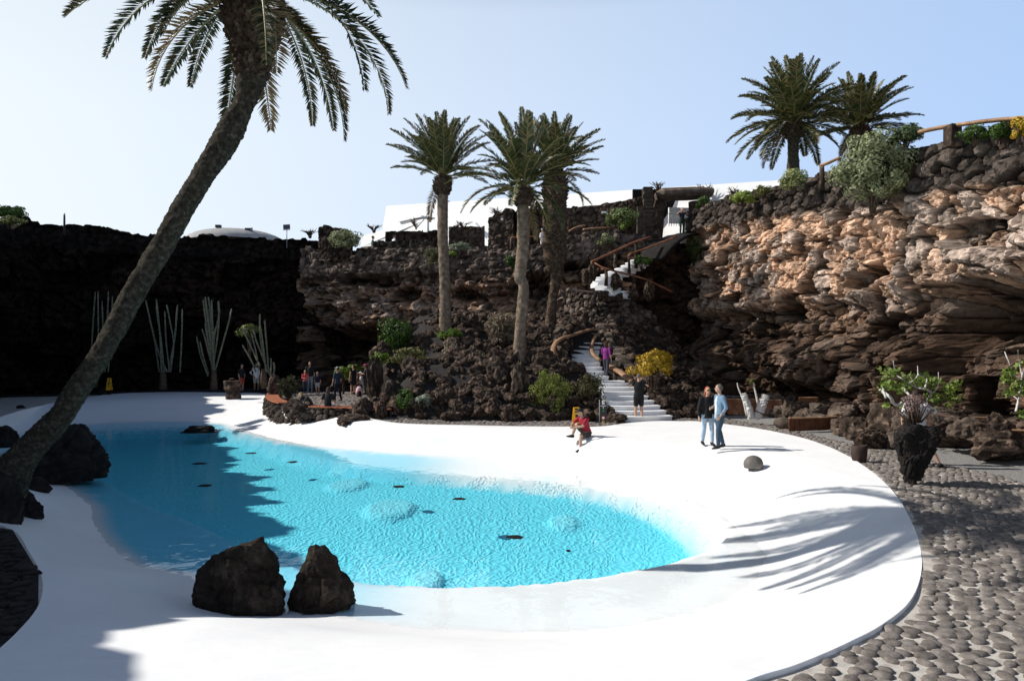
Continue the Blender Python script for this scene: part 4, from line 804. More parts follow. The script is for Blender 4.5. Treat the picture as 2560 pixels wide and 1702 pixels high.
def bush(label, px, py, Y, w, h, cols, n=900, leaf=.09, aspect=.55, seed=0, clumps=26, spread=.36, name='shrub', cat='shrub', depth=1., group=None, stems=7, flat=0., up=0., base=None, mat=None):
    """px, py: middle of the crown in the photograph; w, h its size there"""
    c = P(px, py, Y); rx, rz = w/F*Y/2, h/F*Y/2; bz = c.z-rz*(1.1 if base is None else base); root = thing(name, label, cat, (c.x, c.y, bz), 0, group)
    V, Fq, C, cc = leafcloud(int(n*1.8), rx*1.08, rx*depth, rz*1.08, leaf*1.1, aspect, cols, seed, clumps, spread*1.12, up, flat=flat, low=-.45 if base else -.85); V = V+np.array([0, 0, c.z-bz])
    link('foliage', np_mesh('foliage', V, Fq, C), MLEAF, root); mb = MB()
    for k in range(min(stems, len(cc))):
        q = Vector(cc[k])+Vector((0, 0, c.z-bz)); mb.tube([(q.x*.06, q.y*.06, -.1), (q.x*.35, q.y*.35, q.z*.5), (q.x*.75, q.y*.75, q.z*.85)], [.03+.012*rx, .02+.006*rx, .008], 6)
    mb.build('stems', MSTEM, root); return root
bush('bright green rounded shrub left of the slim palm', 988, 835, 34.3, 84, 92, GREEN, 1500, .13, .6, 21, 30)
bush('small green shrub above the terrace boulders, lower left of the rockery', 950, 897, 33.2, 46, 36, BRIGHT, 500, .10, .6, 22, 16)
bush('loose reddish green shrub with bare twigs on the rockery shoulder', 1022, 893, 32.2, 108, 52, [(.06, .05, .02), (.14, .15, .04), (.34, .28, .12)], 700, .12, .5, 23, 34, .26, stems=20)
bush('low grassy green cushion at the foot of the slim palm', 1127, 836, 33.2, 64, 26, BRIGHT, 900, .13, .25, 24, 20, up=.6)
bush('dry straw coloured aloe clump left of the middle palm trunk', 1256, 822, 33.0, 90, 78, DRY, 900, .24, .22, 25, 30, stems=12, up=.3)
bush('pale dry shrub on the cinder ledge, nearer the slim palm', 1125, 880, 31.6, 44, 50, DRY, 420, .11, .5, 26, 16)
bush('pale dry rounded shrub on the cinder ledge above the front boulders', 1180, 902, 30.6, 84, 46, DRY, 800, .11, .5, 27, 22)
bush('tall feathery yellow green spurge in front of the rockery boulders', 1376, 985, 27.0, 100, 122, [(.06, .08, .012), (.20, .24, .045), (.42, .44, .12)], 2600, .10, .3, 28, 40, .26, flat=1.2)
bush('dark olive shrub beside the foot of the lower stair', 1478, 966, 27.8, 82, 64, [(.02, .022, .008), (.07, .065, .022), (.17, .15, .06)], 1100, .08, .5, 29, 26)
bush('golden yellow shrub on a thick trunk right of the stair', 1629, 918, 28.4, 118, 84, YEL, 2400, .12, .55, 30, 40, .3, base=2.2, stems=10)
bush('small dark green bush against the grey slab at the rockery front', 1014, 999, 27.2, 50, 52, GREEN, 700, .09, .55, 31, 20)
bush('small silvery agave at the foot of the rockery front', 1060, 1000, 27.0, 34, 30, [(.10, .13, .09), (.24, .28, .2), (.4, .43, .34)], 120, .3, .16, 32, 6, up=.5, stems=3)
bush('tiny green tuft at the edge of the cobbled band', 1224, 1037, 26.5, 14, 14, GREEN, 60, .08, .4, 33, 5, stems=3)
bush('green potted shrub among the visitors on the terrace', 858, 936, 40.8, 44, 40, BRIGHT, 500, .16, .6, 34, 14, base=2.6, stems=5)
bush('green shrub above the woman in black dress on the terrace', 888, 922, 42.0, 40, 26, BRIGHT, 260, .16, .6, 35, 10, base=3, stems=5)
bush('dark spiky succulent bush behind the curved bench wall', 722, 970, 31., 50, 60, [(.012, .014, .006), (.05, .05, .02), (.2, .19, .08)], 500, .16, .25, 36, 20, flat=1.)
bush('pale green bush on the crest beside the square stone stump', 862, 598, 44.2, 78, 46, PALE, 1000, .16, .55, 41, 26)
bush('hanging pale olive shrub left of the slim palm below the rim', 1078, 640, 41.8, 36, 56, [(.06, .06, .025), (.16, .15, .07), (.26, .25, .12)], 600, .14, .4, 42, 16)
bush('silver green mat of groundcover on the rim right of the slim palm', 1153, 617, 42.6, 52, 20, [(.10, .13, .07), (.22, .27, .17), (.34, .38, .26)], 500, .13, .5, 43, 16)
bush('small yellow green shrub under the silver mat', 1132, 637, 42.2, 24, 22, BRIGHT, 200, .12, .5, 44, 8)
bush('leafy green shrub left of the middle palm trunk below the tower', 1281, 650, 41.4, 32, 44, GREEN, 360, .14, .6, 45, 12)
bush('round pale green shrub in front of the curved dry stone wall', 1556, 546, 43.5, 88, 54, [(.04, .07, .015), (.14, .19, .06), (.32, .36, .15)], 1300, .15, .55, 46, 28)
bush('bright green shrub under the pale round shrub near the shelter', 1566, 566, 42.9, 26, 24, BRIGHT, 240, .13, .6, 47, 8)
bush('small pale leafed bush on the rubble bank above the upper stair', 1514, 600, 42.0, 46, 30, PALE, 380, .15, .55, 48, 12)
bush('green shrub growing inside the bend of the upper zigzag stair', 1605, 655, 38.2, 50, 34, GREEN, 420, .12, .6, 49, 14)
bush('trailing green plant in the shade at the end of the tan cliff', 1735, 625, 42.4, 46, 66, DARK+GREEN[1:2], 500, .15, .6, 50, 18)
bush('lime green cushion shrub on the crest left of the palms', 1860, 494, 35, 62, 34, [(.10, .16, .02), (.26, .36, .06), (.42, .48, .14)], 1000, .12, .55, 51, 22)
bush('orange flowering mat by the rock shelter', 1786, 516, 43, 44, 28, YEL, 400, .12, .5, 52, 14)
bush('small green shrub at the right post of the rock shelter', 1758, 509, 43.6, 40, 34, GREEN, 360, .14, .55, 53, 12)
bush('thin green shrub between the lime cushion and the crest palm', 1908, 477, 33.6, 46, 30, OLIVE, 380, .12, .4, 54, 16)
bush('pale yellow green shrub at the foot of the round crowned palm', 1984, 450, 29.5, 66, 52, [(.14, .17, .05), (.30, .33, .12), (.46, .48, .24)], 1200, .10, .5, 55, 24)
bush('large pale green cushion shrub spilling over the crest of the tan cliff', 2180, 424, 23.6, 205, 185, PALE, 7000, .12, .6, 56, 60, .26, depth=.9)
bush('dark green shrub on top of the large pale cushion', 2265, 338, 22.9, 90, 46, [(.02, .035, .01), (.06, .09, .03), (.16, .19, .08)], 900, .10, .55, 57, 24)
bush('dense dark green bush left of the right hand rail post', 2437, 334, 19.7, 66, 42, GREEN, 1300, .07, .5, 58, 26)
bush('dark green bush between the two rail posts on the crest', 2492, 330, 19.0, 56, 40, GREEN, 1100, .07, .5, 59, 24)
bush('yellow flowering bush at the right end of the crest', 2545, 320, 18.3, 44, 52, YEL+OLIVE[1:2], 1000, .07, .5, 60, 22)
bush('dark green shrub on the left crest against the sky', 22, 532, 33.0, 76, 32, GREEN, 700, .15, .55, 61, 20)
bush('yellowish green shrub under the dark one on the left crest', 24, 554, 31.6, 76, 24, OLIVE, 600, .14, .5, 62, 18)
# bare dry shrubs in front of the white building
def twigs(label, px, py, Y, w, h, seed):
    r = random.Random(seed); root = thing('dry_shrub', label, 'shrub', P(px, py+h/2, Y)); mb = MB(); s = Y/F
    for _ in range(16):
        a = r.uniform(-1, 1); q = Vector((a*w*s*.5, r.uniform(-.3, .3), h*s*r.uniform(.5, 1))); mb.tube([(0, 0, -.1), tuple(q*.5+Vector((r.uniform(-.1, .1), 0, .08))), tuple(q)], [.04, .028, .012], 5)
        mb.tube([tuple(q*.6), tuple(q*.8+Vector((r.uniform(-.3, .3), 0, r.uniform(.05, .25))))], [.02, .01], 4)
    mb.build('twigs', MSTEM, root); MB().ell((0, 0, -.05), (.12, .12, .12)).build('root_crown', MSTEM, root)
for i, (l, x, y, Y, w, h) in enumerate([('bare shrub left of the white parapet before the white building', 935, 570, 49, 36, 14), ('bare branching shrub by the white parapet corner', 1042, 555, 49, 40, 28), ('dry shrub above the stone wall right of the slim palm', 1158, 562, 48, 44, 16), ('dry shrub growing on top of the ruined tower', 1242, 530, 45.6, 34, 22),
        ('dry shrub on the flat stone wall between two palms', 1338, 515, 46.5, 26, 18), ('dry shrub on the square lava pillar', 1645, 466, 45.5, 40, 26), ('dry shrub on the right end of the shelter slab', 1762, 472, 46, 46, 24), ('dry shrub on the dark wall beside the lime cushion', 1838, 480, 44, 40, 22), ('small dry shrub beside the square stone stump', 775, 583, 46, 30, 14)]): twigs(l, x, y, Y, w, h, 70+i)
# ================================================================ candelabra cacti
def cactus(label, bx, by, Y, stems, mat=MCACT):
    b = P(bx, by, Y); root = thing('candelabra_cactus', label, 'cactus', b, 0, 'tall column cacti against the black cliff')
    for (pts, wd) in stems:
        q = [P(x, y, Y+random.uniform(-.25, .25))-b for x, y in pts]; q = [Vector(v) for v in catmull([tuple(v) for v in q], 7)]; n = 16; mb = MB(); K = len(q)
        for i, p in enumerate(q):
            d = q[min(i+1, K-1)]-q[max(0, i-1)]; u, v, _ = frame(d, Vector((0, 1, 0))); r = wd*.5/F*Y/2*(1 if i < K-1 else .55)*(1+.05*math.sin(i*1.7))
            for k in range(n): a = 2*math.pi*k/n; rr = r*(1 if k % 2 else .78); mb.V.append(p+(u*math.cos(a)+v*math.sin(a))*rr)
        mb.F = [(i*n+k, i*n+(k+1) % n, (i+1)*n+(k+1) % n, (i+1)*n+k) for i in range(K-1) for k in range(n)]; mb.F.append(tuple((K-1)*n+k for k in range(n))); mb.build('stem', mat, root, False)
    MB().tube([(0, 0, -.2), (0, 0, .35), (0, 0, .9)], [.22, .19, .14], 10, jag=.1).build('trunk', MSTEM, root)
cactus('tallest candelabra cactus, many pale upright stems in the sun', 535, 965, 40.2, [([(532,930),(520,840),(508,750)], 8), ([(534,930),(524,830),(513,742)], 8), ([(534,925),(530,820),(521,742)], 8), ([(536,925),(532,830),(529,750)], 8), ([(536,920),(530,850),(520,772)], 8), ([(532,900),(536,840),(547,790),(546,752)], 9), ([(535,900),(545,830),(548,768)], 8), ([(538,925),(558,855),(573,800),(579,772)], 8),
        ([(526,900),(514,850),(505,822)], 7), ([(528,895),(518,840),(513,808)], 7), ([(520,940),(502,890),(491,840)], 7), ([(522,935),(508,890),(500,853)], 7)])
cactus('leafy column cactus group behind the man in white shirt', 660, 962, 40.2, [([(668,930),(655,870),(650,832),(650,784)], 8), ([(672,935),(668,880),(664,830),(662,800)], 8), ([(668,925),(652,880),(640,850),(633,818)], 8), ([(650,915),(636,885),(622,855),(607,822)], 8), ([(640,930),(628,900),(606,862)], 8), ([(665,930),(660,880),(650,808)], 8), ([(648,925),(640,880),(628,830)], 7), ([(676,940),(678,915),(677,895)], 9), ([(682,945),(686,920),(684,905)], 9)])
cactus('shaded column cactus beside the leaning palm trunk', 408, 965, 40.6, [([(398,930),(386,850),(364,750)], 7), ([(404,930),(400,840),(391,748)], 8), ([(410,930),(404,860),(393,790),(391,765)], 7), ([(424,930),(415,850),(412,778)], 7), ([(426,930),(434,860),(424,800),(417,762)], 7), ([(420,930),(436,850),(444,762)], 8), ([(450,930),(454,850),(456,772)], 7), ([(418,930),(396,880),(372,790)], 7)])
cactus('dim column cactus left of the leaning palm trunk deep in the shade', 236, 960, 40.8, [([(226,930),(230,850),(238,730)], 7), ([(246,930),(246,850),(245,728)], 7), ([(256,930),(258,850),(255,752)], 7), ([(262,930),(266,850),(271,728)], 7), ([(270,930),(278,850),(281,740)], 7)])
bush('round leafed green shrub inside the cactus group', 624, 832, 40.6, 58, 44, [(.04, .06, .015), (.12, .15, .04), (.28, .3, .1)], 420, .17, .65, 63, 14, base=2.6, stems=8)
# fig trees at the right
def fig(label, bx, by, Y, limbs, leafpts, seed):
    r = random.Random(seed); b = P(bx, by, Y); root = thing('fig_tree', label, 'tree', b); mb = MB()
    for pts, w0, w1 in limbs:
        q = [P(x, y, Y+r.uniform(-.4, .4))-b for x, y in pts]; q = catmull([tuple(v) for v in q], 5); K = len(q); mb.tube([tuple(v) for v in q], [(w0+(w1-w0)*i/(K-1))/F*Y/2*.34*r.uniform(.85, 1.2) for i in range(K)], 9, jag=.06)
    mb.build('trunk', MBRANCH, root); Vs_, Cs = [], []
    for (x, y, n, rad) in leafpts:
        for _ in range(int(n*1.4)):
            c = P(x+r.gauss(0, rad), y+r.gauss(0, rad*.7), Y+r.uniform(-.6, .6))-b; s = r.uniform(.06, .125); a = Vector((r.gauss(0, 1), r.gauss(0, 1), r.gauss(-.4, .6))).normalized(); nn = a.cross(Vector((r.gauss(0, 1), r.gauss(0, .6), r.gauss(.8, .5)))).normalized(); bb = a.cross(nn)
            for ang, ln in ((0, 1.15), (.8, .9), (-.8, .9)):       # three lobes
                d = a*math.cos(ang)+bb*math.sin(ang); e = nn.cross(d) if False else d.cross(nn); Vs_ += [tuple(c), tuple(c+d*s*ln*.55+e*s*.26), tuple(c+d*s*ln), tuple(c+d*s*ln*.55-e*s*.26)]; g = r.random(); Cs += [np.array([.05, .09, .012])*(1-g)+np.array([.22, .30, .05])*g]*4
    link('foliage', np_mesh('foliage', Vs_, np.arange(len(Vs_)).reshape(-1, 4), np.array(Cs)), MLEAF, root)
fig('low fig tree with knobbly white limbs over the man in grey-white shirt', 2300, 1030, 19.2, [([(2296,1030),(2275,1000),(2240,1012),(2225,992),(2200,975)], 22, 20), ([(2215,995),(2208,965),(2230,950)], 16, 12), ([(2296,1030),(2286,1000),(2262,975),(2262,960)], 20, 14), ([(2322,1040),(2318,1000),(2330,985),(2312,970)], 20, 14), ([(2312,972),(2290,968),(2262,950),(2240,935),(2233,902)], 14, 5), ([(2312,972),(2318,940),(2297,938),(2294,915)], 12, 5), ([(2290,965),(2272,935)], 9, 4), ([(2330,985),(2345,965),(2346,930)], 10, 4), ([(2262,965),(2290,945),(2296,925)], 10, 5)],
    [(2215,960,44,12), (2228,932,36,10), (2262,952,40,12), (2252,972,24,10), (2300,950,46,14), (2335,955,40,11), (2372,972,36,10), (2388,960,24,8), (2355,1000,30,12), (2385,995,22,8), (2330,990,20,10), (2215,1010,10,5), (2260,1014,12,6)], 81)
fig('pale barked fig tree at the right edge of the picture', 2545, 1035, 18.0, [([(2540,1028),(2546,1000),(2552,960),(2558,930),(2575,900)], 16, 10), ([(2552,965),(2535,935),(2520,900),(2512,880)], 10, 7), ([(2546,1000),(2528,985)], 10, 5), ([(2555,940),(2548,905),(2545,875)], 8, 4), ([(2560,925),(2580,880)], 9, 5)], [(2525,945,34,10), (2535,975,34,12), (2556,960,28,10), (2552,1035,20,8), (2520,930,16,7), (2560,905,14,8)], 82)
# ================================================================ boulders
def rock_mesh(seed, sub=3, facets=7, rough=.12, squash=(1, 1, 1), fine=.05, cell=0., smooth=False):
    import bmesh
    r = np.random.default_rng(seed); bm = bmesh.new(); bmesh.ops.create_icosphere(bm, subdivisions=sub, radius=1); V = np.array([v.co for v in bm.verts])
    Fq = np.array([[v.index for v in f.verts] for f in bm.faces]); bm.free(); U = V.copy()
    for _ in range(facets):
        n = r.normal(size=3); n /= np.linalg.norm(n); h = r.uniform(.55, .85); d = U@n-h; V = U-np.maximum(d, 0)[:, None]*n*.92; U = V
    Q = U+seed*3.3
    d = fbm3(Q*1.25, seed, 3)*rough*1.5+fbm3(Q*4.2, seed+7, 4)*fine*1.8
    if cell:
        W_ = Q*2.1+.35*np.stack([fbm3(Q*2, seed+k, 2) for k in (1, 2, 3)], 1); f1, f2, c = vor3(W_, seed); g1, g2, c2 = vor3(Q*5.3, seed+9)
        d = d+cell*(c-.5)*1.3+cell*np.clip((f2-f1)*4, 0, 1)*.45+cell*.5*(c2-.5)+cell*.25*np.clip((g2-g1)*4, 0, 1)-cell*.5
    U = U*(1+d)[:, None]*np.array(squash); return np_mesh('boulder', U, Fq, None, smooth)
RM = [rock_mesh(100+i, 4, 6+i % 5, .14, (1, .80+.06*(i % 4), .62+.09*(i % 4)), .11, .17) for i in range(9)]
for m in RM: m.materials.append(MBOUL)
RMT = [rock_mesh(140+i, 4, 11, .10, (1, .85, .72+.06*(i % 3)), .09, .12) for i in range(5)]
for m in RMT: m.materials.append(MTAN)
def boulder(label, loc, s, rot=None, mesh=None, group=None, name='boulder', squash=(1, 1, 1)):
    o = link(name, mesh or random.choice(RM), None, None, loc); o.scale = (s*squash[0], s*squash[1], s*squash[2]); o.rotation_euler = rot or (random.uniform(-.4, .4), random.uniform(-.4, .4), random.uniform(0, 6.28))
    return tag(o, label, 'boulder', group)
path_lo = np.array([(4.6, 26.5), (4.4, 29.6), (4.2, 30.8), (3.3, 31.4), (3.55, 33), (3.8, 34.4)])
cnt = 0; tries = 0; placed = []
while cnt < 235 and tries < 16000:
    tries += 1
    x = random.uniform(-7.2, 9.5); y = 26.2+abs(random.gauss(0, 1))*5.2
    if y > 41: continue
    q = np.array([[x, y]])
    if not inpoly(q, SL)[0] or pdist(q, path_lo, False)[0] < 1.05: continue
    if -4.9 < x < -2.6 and 30 < y < 32: continue
    s = random.uniform(.2, .62)
    if any((x-a)**2+(y-b)**2 < (.55*(s+c))**2 for a, b, c in placed): continue
    placed.append((x, y, s)); boulder('dark brown lava boulder heaped on the rockery below the palms', (x, y, max(HZ(x, y), 0)+s*.22), s, None, None, 'lava boulders heaped on the rockery'); cnt += 1
# large front blocks one can tell apart: (label, px centre, py centre, Y, width px, height px, mesh, rotz)
BIG = [('tall pale-faced boulder standing at the left front corner of the rockery', 935, 945, 32.6, 44, 120, 1, .3), ('dark rounded boulder leaning in front of the tall pale-faced one', 977, 995, 28.6, 74, 80, 2, 1.2), ('grey slab standing upright at the end of the bench wall', 955, 1030, 27.0, 34, 54, 4, .8),
       ('long dark boulder lying across the end of the bench wall', 905, 1020, 27.6, 66, 52, 5, 2.), ('flat blackish rock hanging over the white pool slope', 880, 1050, 26.4, 90, 30, 3, 0.), ('tall ribbed boulder under the middle palm trunk', 1304, 960, 27.6, 54, 110, 6, .5), ('wide rough boulder left of the middle palm foot', 1248, 930, 28.6, 74, 90, 7, 2.4),
       ('pointed light grey boulder at the rockery front below the ribbed one', 1262, 1026, 26.6, 66, 36, 8, .4), ('round porous boulder beside the yellow green spurge', 1322, 1034, 26.5, 46, 32, 0, 1.), ('small pointed boulder in the middle of the rockery front', 1140, 1012, 26.8, 44, 40, 1, 2.2), ('squat brown boulder near the agave at the rockery front', 1112, 984, 27.2, 48, 46, 2, .2),
       ('low flat rock beside the sign stand at the stair foot', 1540, 1047, 25.9, 62, 26, 3, .2), ('black knob of rock at the left rail end of the lower stair', 1412, 918, 30.6, 34, 56, 5, 1.), ('broad brown boulder behind the golden shrub', 1755, 938, 31.5, 64, 48, 6, .4), ('two-lobed pale rock right of the golden shrub foot', 1722, 1024, 27.4, 36, 30, 0, 1.4), ('dark block at the foot of the golden shrub', 1650, 1005, 28.2, 60, 60, 7, .9),
       ('upright pointed rock in the bend of the upper stair', 1542, 705, 36.6, 30, 48, 6, .2), ('tall upright rock at the right bend of the upper stair', 1622, 720, 36.4, 34, 58, 1, .9), ('dark upright rock at the left rail end of the upper stair', 1484, 680, 36.8, 24, 54, 4, .4), ('rough rock in front of the left end of the upper white landing', 1512, 738, 35.9, 30, 26, 7, .3), ('low brown rock in front of the middle of the upper white landing', 1548, 742, 35.7, 24, 20, 0, 1.3), ('jagged rock in front of the right end of the upper white landing', 1582, 736, 35.8, 32, 30, 2, 2.), ('brown rock under the lower end of the left stair rail', 1462, 694, 36.6, 18, 40, 5, 2.)]
for lab, x, y, Y, w, h, mi, rz in BIG:
    c = P(x, y, Y); ob = boulder(lab, c, 1., (0, 0, rz), RM[mi], None)
    b = bpy.data.objects[ob.name]; zr = .62+.09*(mi % 4); b.scale = (w/F*Y/2*1.05, w/F*Y/2*1.0, h/F*Y/2/zr*1.05)
# loose rubble between the boulders: far too many small stones to count
SRC = [rock_mesh(170+i, 2, 6, .15, (1, .85, .7), .08, .1) for i in range(6)]; SV = []
for m_ in SRC:
    c_ = np.empty(len(m_.vertices)*3); m_.vertices.foreach_get('co', c_); f_ = np.empty(len(m_.polygons)*3, np.int32); m_.polygons.foreach_get('vertices', f_); SV.append((c_.reshape(-1, 3), f_.reshape(-1, 3)))
rv, rf, nb_ = [], [], 0
def put(x, y, z, s):
    global nb_
    v_, f_ = random.choice(SV); Rm = np.array(Matrix.Rotation(random.uniform(0, 6.3), 3, 'Z') @ Matrix.Rotation(random.uniform(-.8, .8), 3, 'X')); rv.append(v_@Rm.T*s*np.array([1, 1, random.uniform(.7, 1.2)])+np.array([x, y, z])); rf.append(f_+nb_); nb_ += len(v_)
k = 0
while k < 1500:
    x, y = random.uniform(-9, 11), random.uniform(26.3, 43)
    if not inpoly(np.array([[x, y]]), SL)[0] or pdist(np.array([[x, y]]), path_lo, False)[0] < .95 or (-4.9 < x < -2.4 and 30 < y < 31.6): continue
    s = random.uniform(.06, .24) if y < 34 else random.uniform(.1, .4); put(x, y, max(HZ(x, y), -.05)+s*.2, s); k += 1
for (pa, pb_) in (((2.15, 31.6, 2.6), (2.35, 33, 3.3)), ((2.35, 33, 3.3), (2.6, 34.4, 3.7)), ((2.6, 34.4, 3.7), (3.4, 35.2, 4.)), ((4.75, 35.4, 4.), (5., 33.6, 3.2)), ((5., 33.6, 3.2), (5.35, 31.8, 2.3)), ((5.35, 31.8, 2.3), (5.95, 29.8, 1.3)), ((5.95, 29.8, 1.3), (6.3, 28.6, .9))):
    for _ in range(26):
        t_ = random.random(); put(pa[0]+(pb_[0]-pa[0])*t_+random.uniform(-.15, .3), pa[1]+(pb_[1]-pa[1])*t_+random.uniform(-.1, .4), pa[2]+(pb_[2]-pa[2])*t_+random.uniform(-.05, .1), random.uniform(.1, .26))
o = link('rubble', np_mesh('rubble', np.vstack(rv), np.vstack(rf), None, False), MBOUL); tag(o, 'loose lava rubble lying between the boulders of the rockery', 'rubble', None, 'stuff')
# right hand garden: blocks at the foot of the tan cliff
def gr(px, py, s, lab, mesh, rz=0., sq=(1, 1, 1), grp=None):
    g = G(px, py); boulder(lab, (g.x, g.y, s*sq[2]*.5), s, (0, 0, rz), mesh, grp, squash=sq)
gr(2128, 1033, .95, 'large square block, leftmost of the row of grey-brown blocks by the gravel', RMT[0], .2, (1.1, .8, .9)); gr(2200, 1040, .95, 'large square block left of the fig tree in the row by the gravel', RMT[1], .5, (1.1, .9, .9)); gr(2068, 1036, .6, 'light grey block behind the shaded timber tub', RMT[2], .1, (1.3, .9, .9))
gr(2152, 1074, .36, 'rounded brown boulder at the back of the gravel left of the reddish clod', RMT[3], 1.); gr(2205, 1080, .42, 'reddish crumbly clod of lava in front of the fig tree', RM[3], .3, (1.2, 1, 1))
gr(2176, 1116, .47, 'reddish brown boulder on the cobbles left of the planter rock', RM[1], .3, (1.15, .9, .95)); gr(2232, 1118, .40, 'rough grey boulder touching the reddish one beside the planter rock', RMT[4], 1.9, (1.05, .9, .9))
gr(2390, 1110, .85, 'big flat-faced block under the fig tree, right of the planter rock', RMT[2], .15, (1.35, .8, .85)); gr(2470, 1110, .5, 'dark block in the shade right of the flat-faced block', RM[4], .4)
gr(2512, 1145, .78, 'large reddish boulder with a peaked top at the right edge of the gravel', RM[6], .4, (1.5, .9, .75)); gr(2545, 1065, .6, 'pale brown block above the sloping planks at the right edge', RMT[3], .8)
k = 0
while k < 60:
    Y = random.uniform(17.2, 33); g = (13.1 if Y < 24 else 12.7-(Y-24)*.07)-abs(random.gauss(0, .75))-.9; s = random.uniform(.2, .6)
    if Y < 19.2 and g < 11.4: continue
    z_ = s*.3+max(0, (g-10.6))*.45
    boulder('brown block of fallen rock along the foot of the tan cliff', (g, Y, z_), s, None, random.choice(RMT+RM[:4]), 'fallen blocks along the foot of the tan cliff'); k += 1
# boulders in and round the pool
def hero(label, px, pyb, w, h, seed, z, sq, prof, Y=None, mat=MBLACK, cell=.16, sub=6, rz=0., sink=.12):
    if Y is None and z > -.3 and inpoly(np.array([G(px, pyb, 0)[:2]]), D2)[0]: g = DG(px, pyb)
    else: g = G(px, pyb, z) if Y is None else Vector(((px-CX)/F*Y, Y, EYE-(pyb-HY)/F*Y))
    Yd = g.y
    if prof is None:
        me = rock_mesh(seed, sub, 1, .05, (1, 1, 1), .01, cell, True); co = np.empty(len(me.vertices)*3); me.vertices.foreach_get('co', co); co = co.reshape(-1, 3)
        co -= (co.max(0)+co.min(0))/2; co /= (co.max(0)-co.min(0))/2; t = (co[:, 2]+1)/2; co[:, 1] *= sq
    else:
        nr, na = {4: (22, 36), 5: (36, 60)}.get(sub, (64, 110)); tt = np.linspace(0, 1, nr); an = np.arange(na)*2*math.pi/na; A_, T_ = np.meshgrid(an, tt); r = np.random.default_rng(seed)
        f = np.interp(T_, [p[0] for p in prof], [p[1] for p in prof]); sh = np.interp(T_, [p[0] for p in prof], [p[2] for p in prof])
        Q = np.stack([np.cos(A_+rz)*f, np.sin(A_+rz)*f, T_*1.5], -1).reshape(-1, 3)
        for _ in range(11):                     # broken faces: flat cuts round the sides and the shoulder
            n = r.normal(size=3); n[2] = abs(n[2])*.8; n /= np.linalg.norm(n); hgt = r.uniform(.80, .95)*(Q@n).max(); Q = Q-np.maximum(Q@n-hgt, 0)[:, None]*n*.9
        S_ = Q+seed*1.7; W2_ = S_*1.7+.3*np.stack([fbm3(S_*2, seed+k, 2) for k in (1, 2, 3)], 1); f1, f2, c1_ = vor3(W2_, seed); g1, g2, c2_ = vor3(S_*4.3, seed+9)
        d = fbm3(S_*1.3, seed, 3)*.20+fbm3(S_*4.5, seed+5, 4)*.16+cell*(c1_-.5)*1.1+cell*.5*np.clip((f2-f1)*4, 0, 1)+cell*.5*(c2_-.5)-cell*.4
        Q[:, :2] *= (1+d)[:, None]; Q[:, 2] += d*.25*np.clip(T_.ravel()*1.3, 0, 1)
        mx = np.abs(Q[:, 0]).max(); Q[:, :2] /= mx; Q[:, 0] += sh.ravel(); Q[:, 1] *= sq; z0, z1 = Q[:, 2].min(), Q[:, 2].max(); t = (Q[:, 2]-z0)/(z1-z0)
        i_ = (np.arange(nr-1)[:, None]*na+np.arange(na)[None]); j_ = (np.arange(nr-1)[:, None]*na+(np.arange(na)+1)[None] % na); fq = np.stack([i_, j_, j_+na, i_+na], -1).reshape(-1, 4)
        top = Q[-na:].mean(0); V_ = np.vstack([Q, top]); k_ = (nr-1)*na; tr_f = np.stack([k_+np.arange(na), k_+(np.arange(na)+1) % na, np.full(na, nr*na), np.full(na, nr*na)], 1)
        me = bpy.data.meshes.new('boulder'); me.from_pydata([tuple(v) for v in V_], [], [tuple(q) for q in fq]+[tuple(q[:3]) for q in tr_f]); co = V_; t = np.append(t, t[-na:].mean())
    W_, H_ = w/F*Yd/2, h/F*Yd; co = co*np.array([W_, W_, 1]); co[:, 2] = t*(H_+sink)-sink
    me.vertices.foreach_set('co', co.ravel()); me.update(); me.materials.append(mat); o = link('boulder', me, None, None, g); return tag(o, label, 'boulder')
MHERO = m_noise('brown lava', (.012, .009, .007), (.04, .03, .023), 3.4, .9, 1., .08, .15, 10, (.15, .112, .086))
hero('big round black lava boulder at the near pool edge, left of the pair', 602, 1512, 232, 166, 201, -.72, .85, [(0, 1.12, .0), (.15, 1.1, .02), (.4, 1.02, 0), (.65, .90, -.03), (.82, .76, .0), (.93, .58, .03), (1, .34, .05)], rz=.4, mat=MHERO, cell=.15)
hero('pointed lava boulder at the near pool edge, right of the pair', 803, 1494, 176, 138, 202, -.72, .85, [(0, 1.15, .02), (.15, 1.12, .0), (.4, .95, .02), (.62, .68, -.04), (.8, .44, -.04), (.92, .32, -.03), (1, .22, -.02)], rz=1.2, mat=MHERO, cell=.15)
hero('large black boulder behind the leaning palm trunk at the water', 150, 1186, 235, 128, 203, -.62, .8, [(0, .95, -.05), (.2, 1., 0), (.5, .9, .02), (.75, .62, .12), (.9, .42, .16), (1, .3, .18)])
hero('black boulder cut by the left picture edge behind the palm', 8, 1108, 76, 44, 204, -.5, .8, [(0, .9, 0), (.3, 1, 0), (.7, .9, .05), (1, .5, .1)])
hero('small black rock on the shaded white deck at the far left', 52, 1028, 32, 16, 205, -.05, .8, [(0, 1, 0), (.4, .95, 0), (.8, .6, 0), (1, .4, 0)], sub=4)
hero('black root-like boulder beside the palm foot, upper of two', 92, 1226, 66, 36, 206, -.1, .8, [(0, .8, -.1), (.3, 1, 0), (.7, .8, -.1), (1, .4, -.1)], sub=5)
hero('black rounded boulder below the palm foot on the white deck', 60, 1285, 92, 62, 207, -.05, .8, [(0, .95, 0), (.4, 1., 0), (.7, .85, -.04), (1, .35, -.1)], sub=5)
hero('tall black rock carrying the foot of the leaning palm', -20, 1310, 150, 130, 208, -.35, .7, [(0, .9, 0), (.4, 1., 0), (.7, .85, .04), (1, .5, .1)], sub=5)
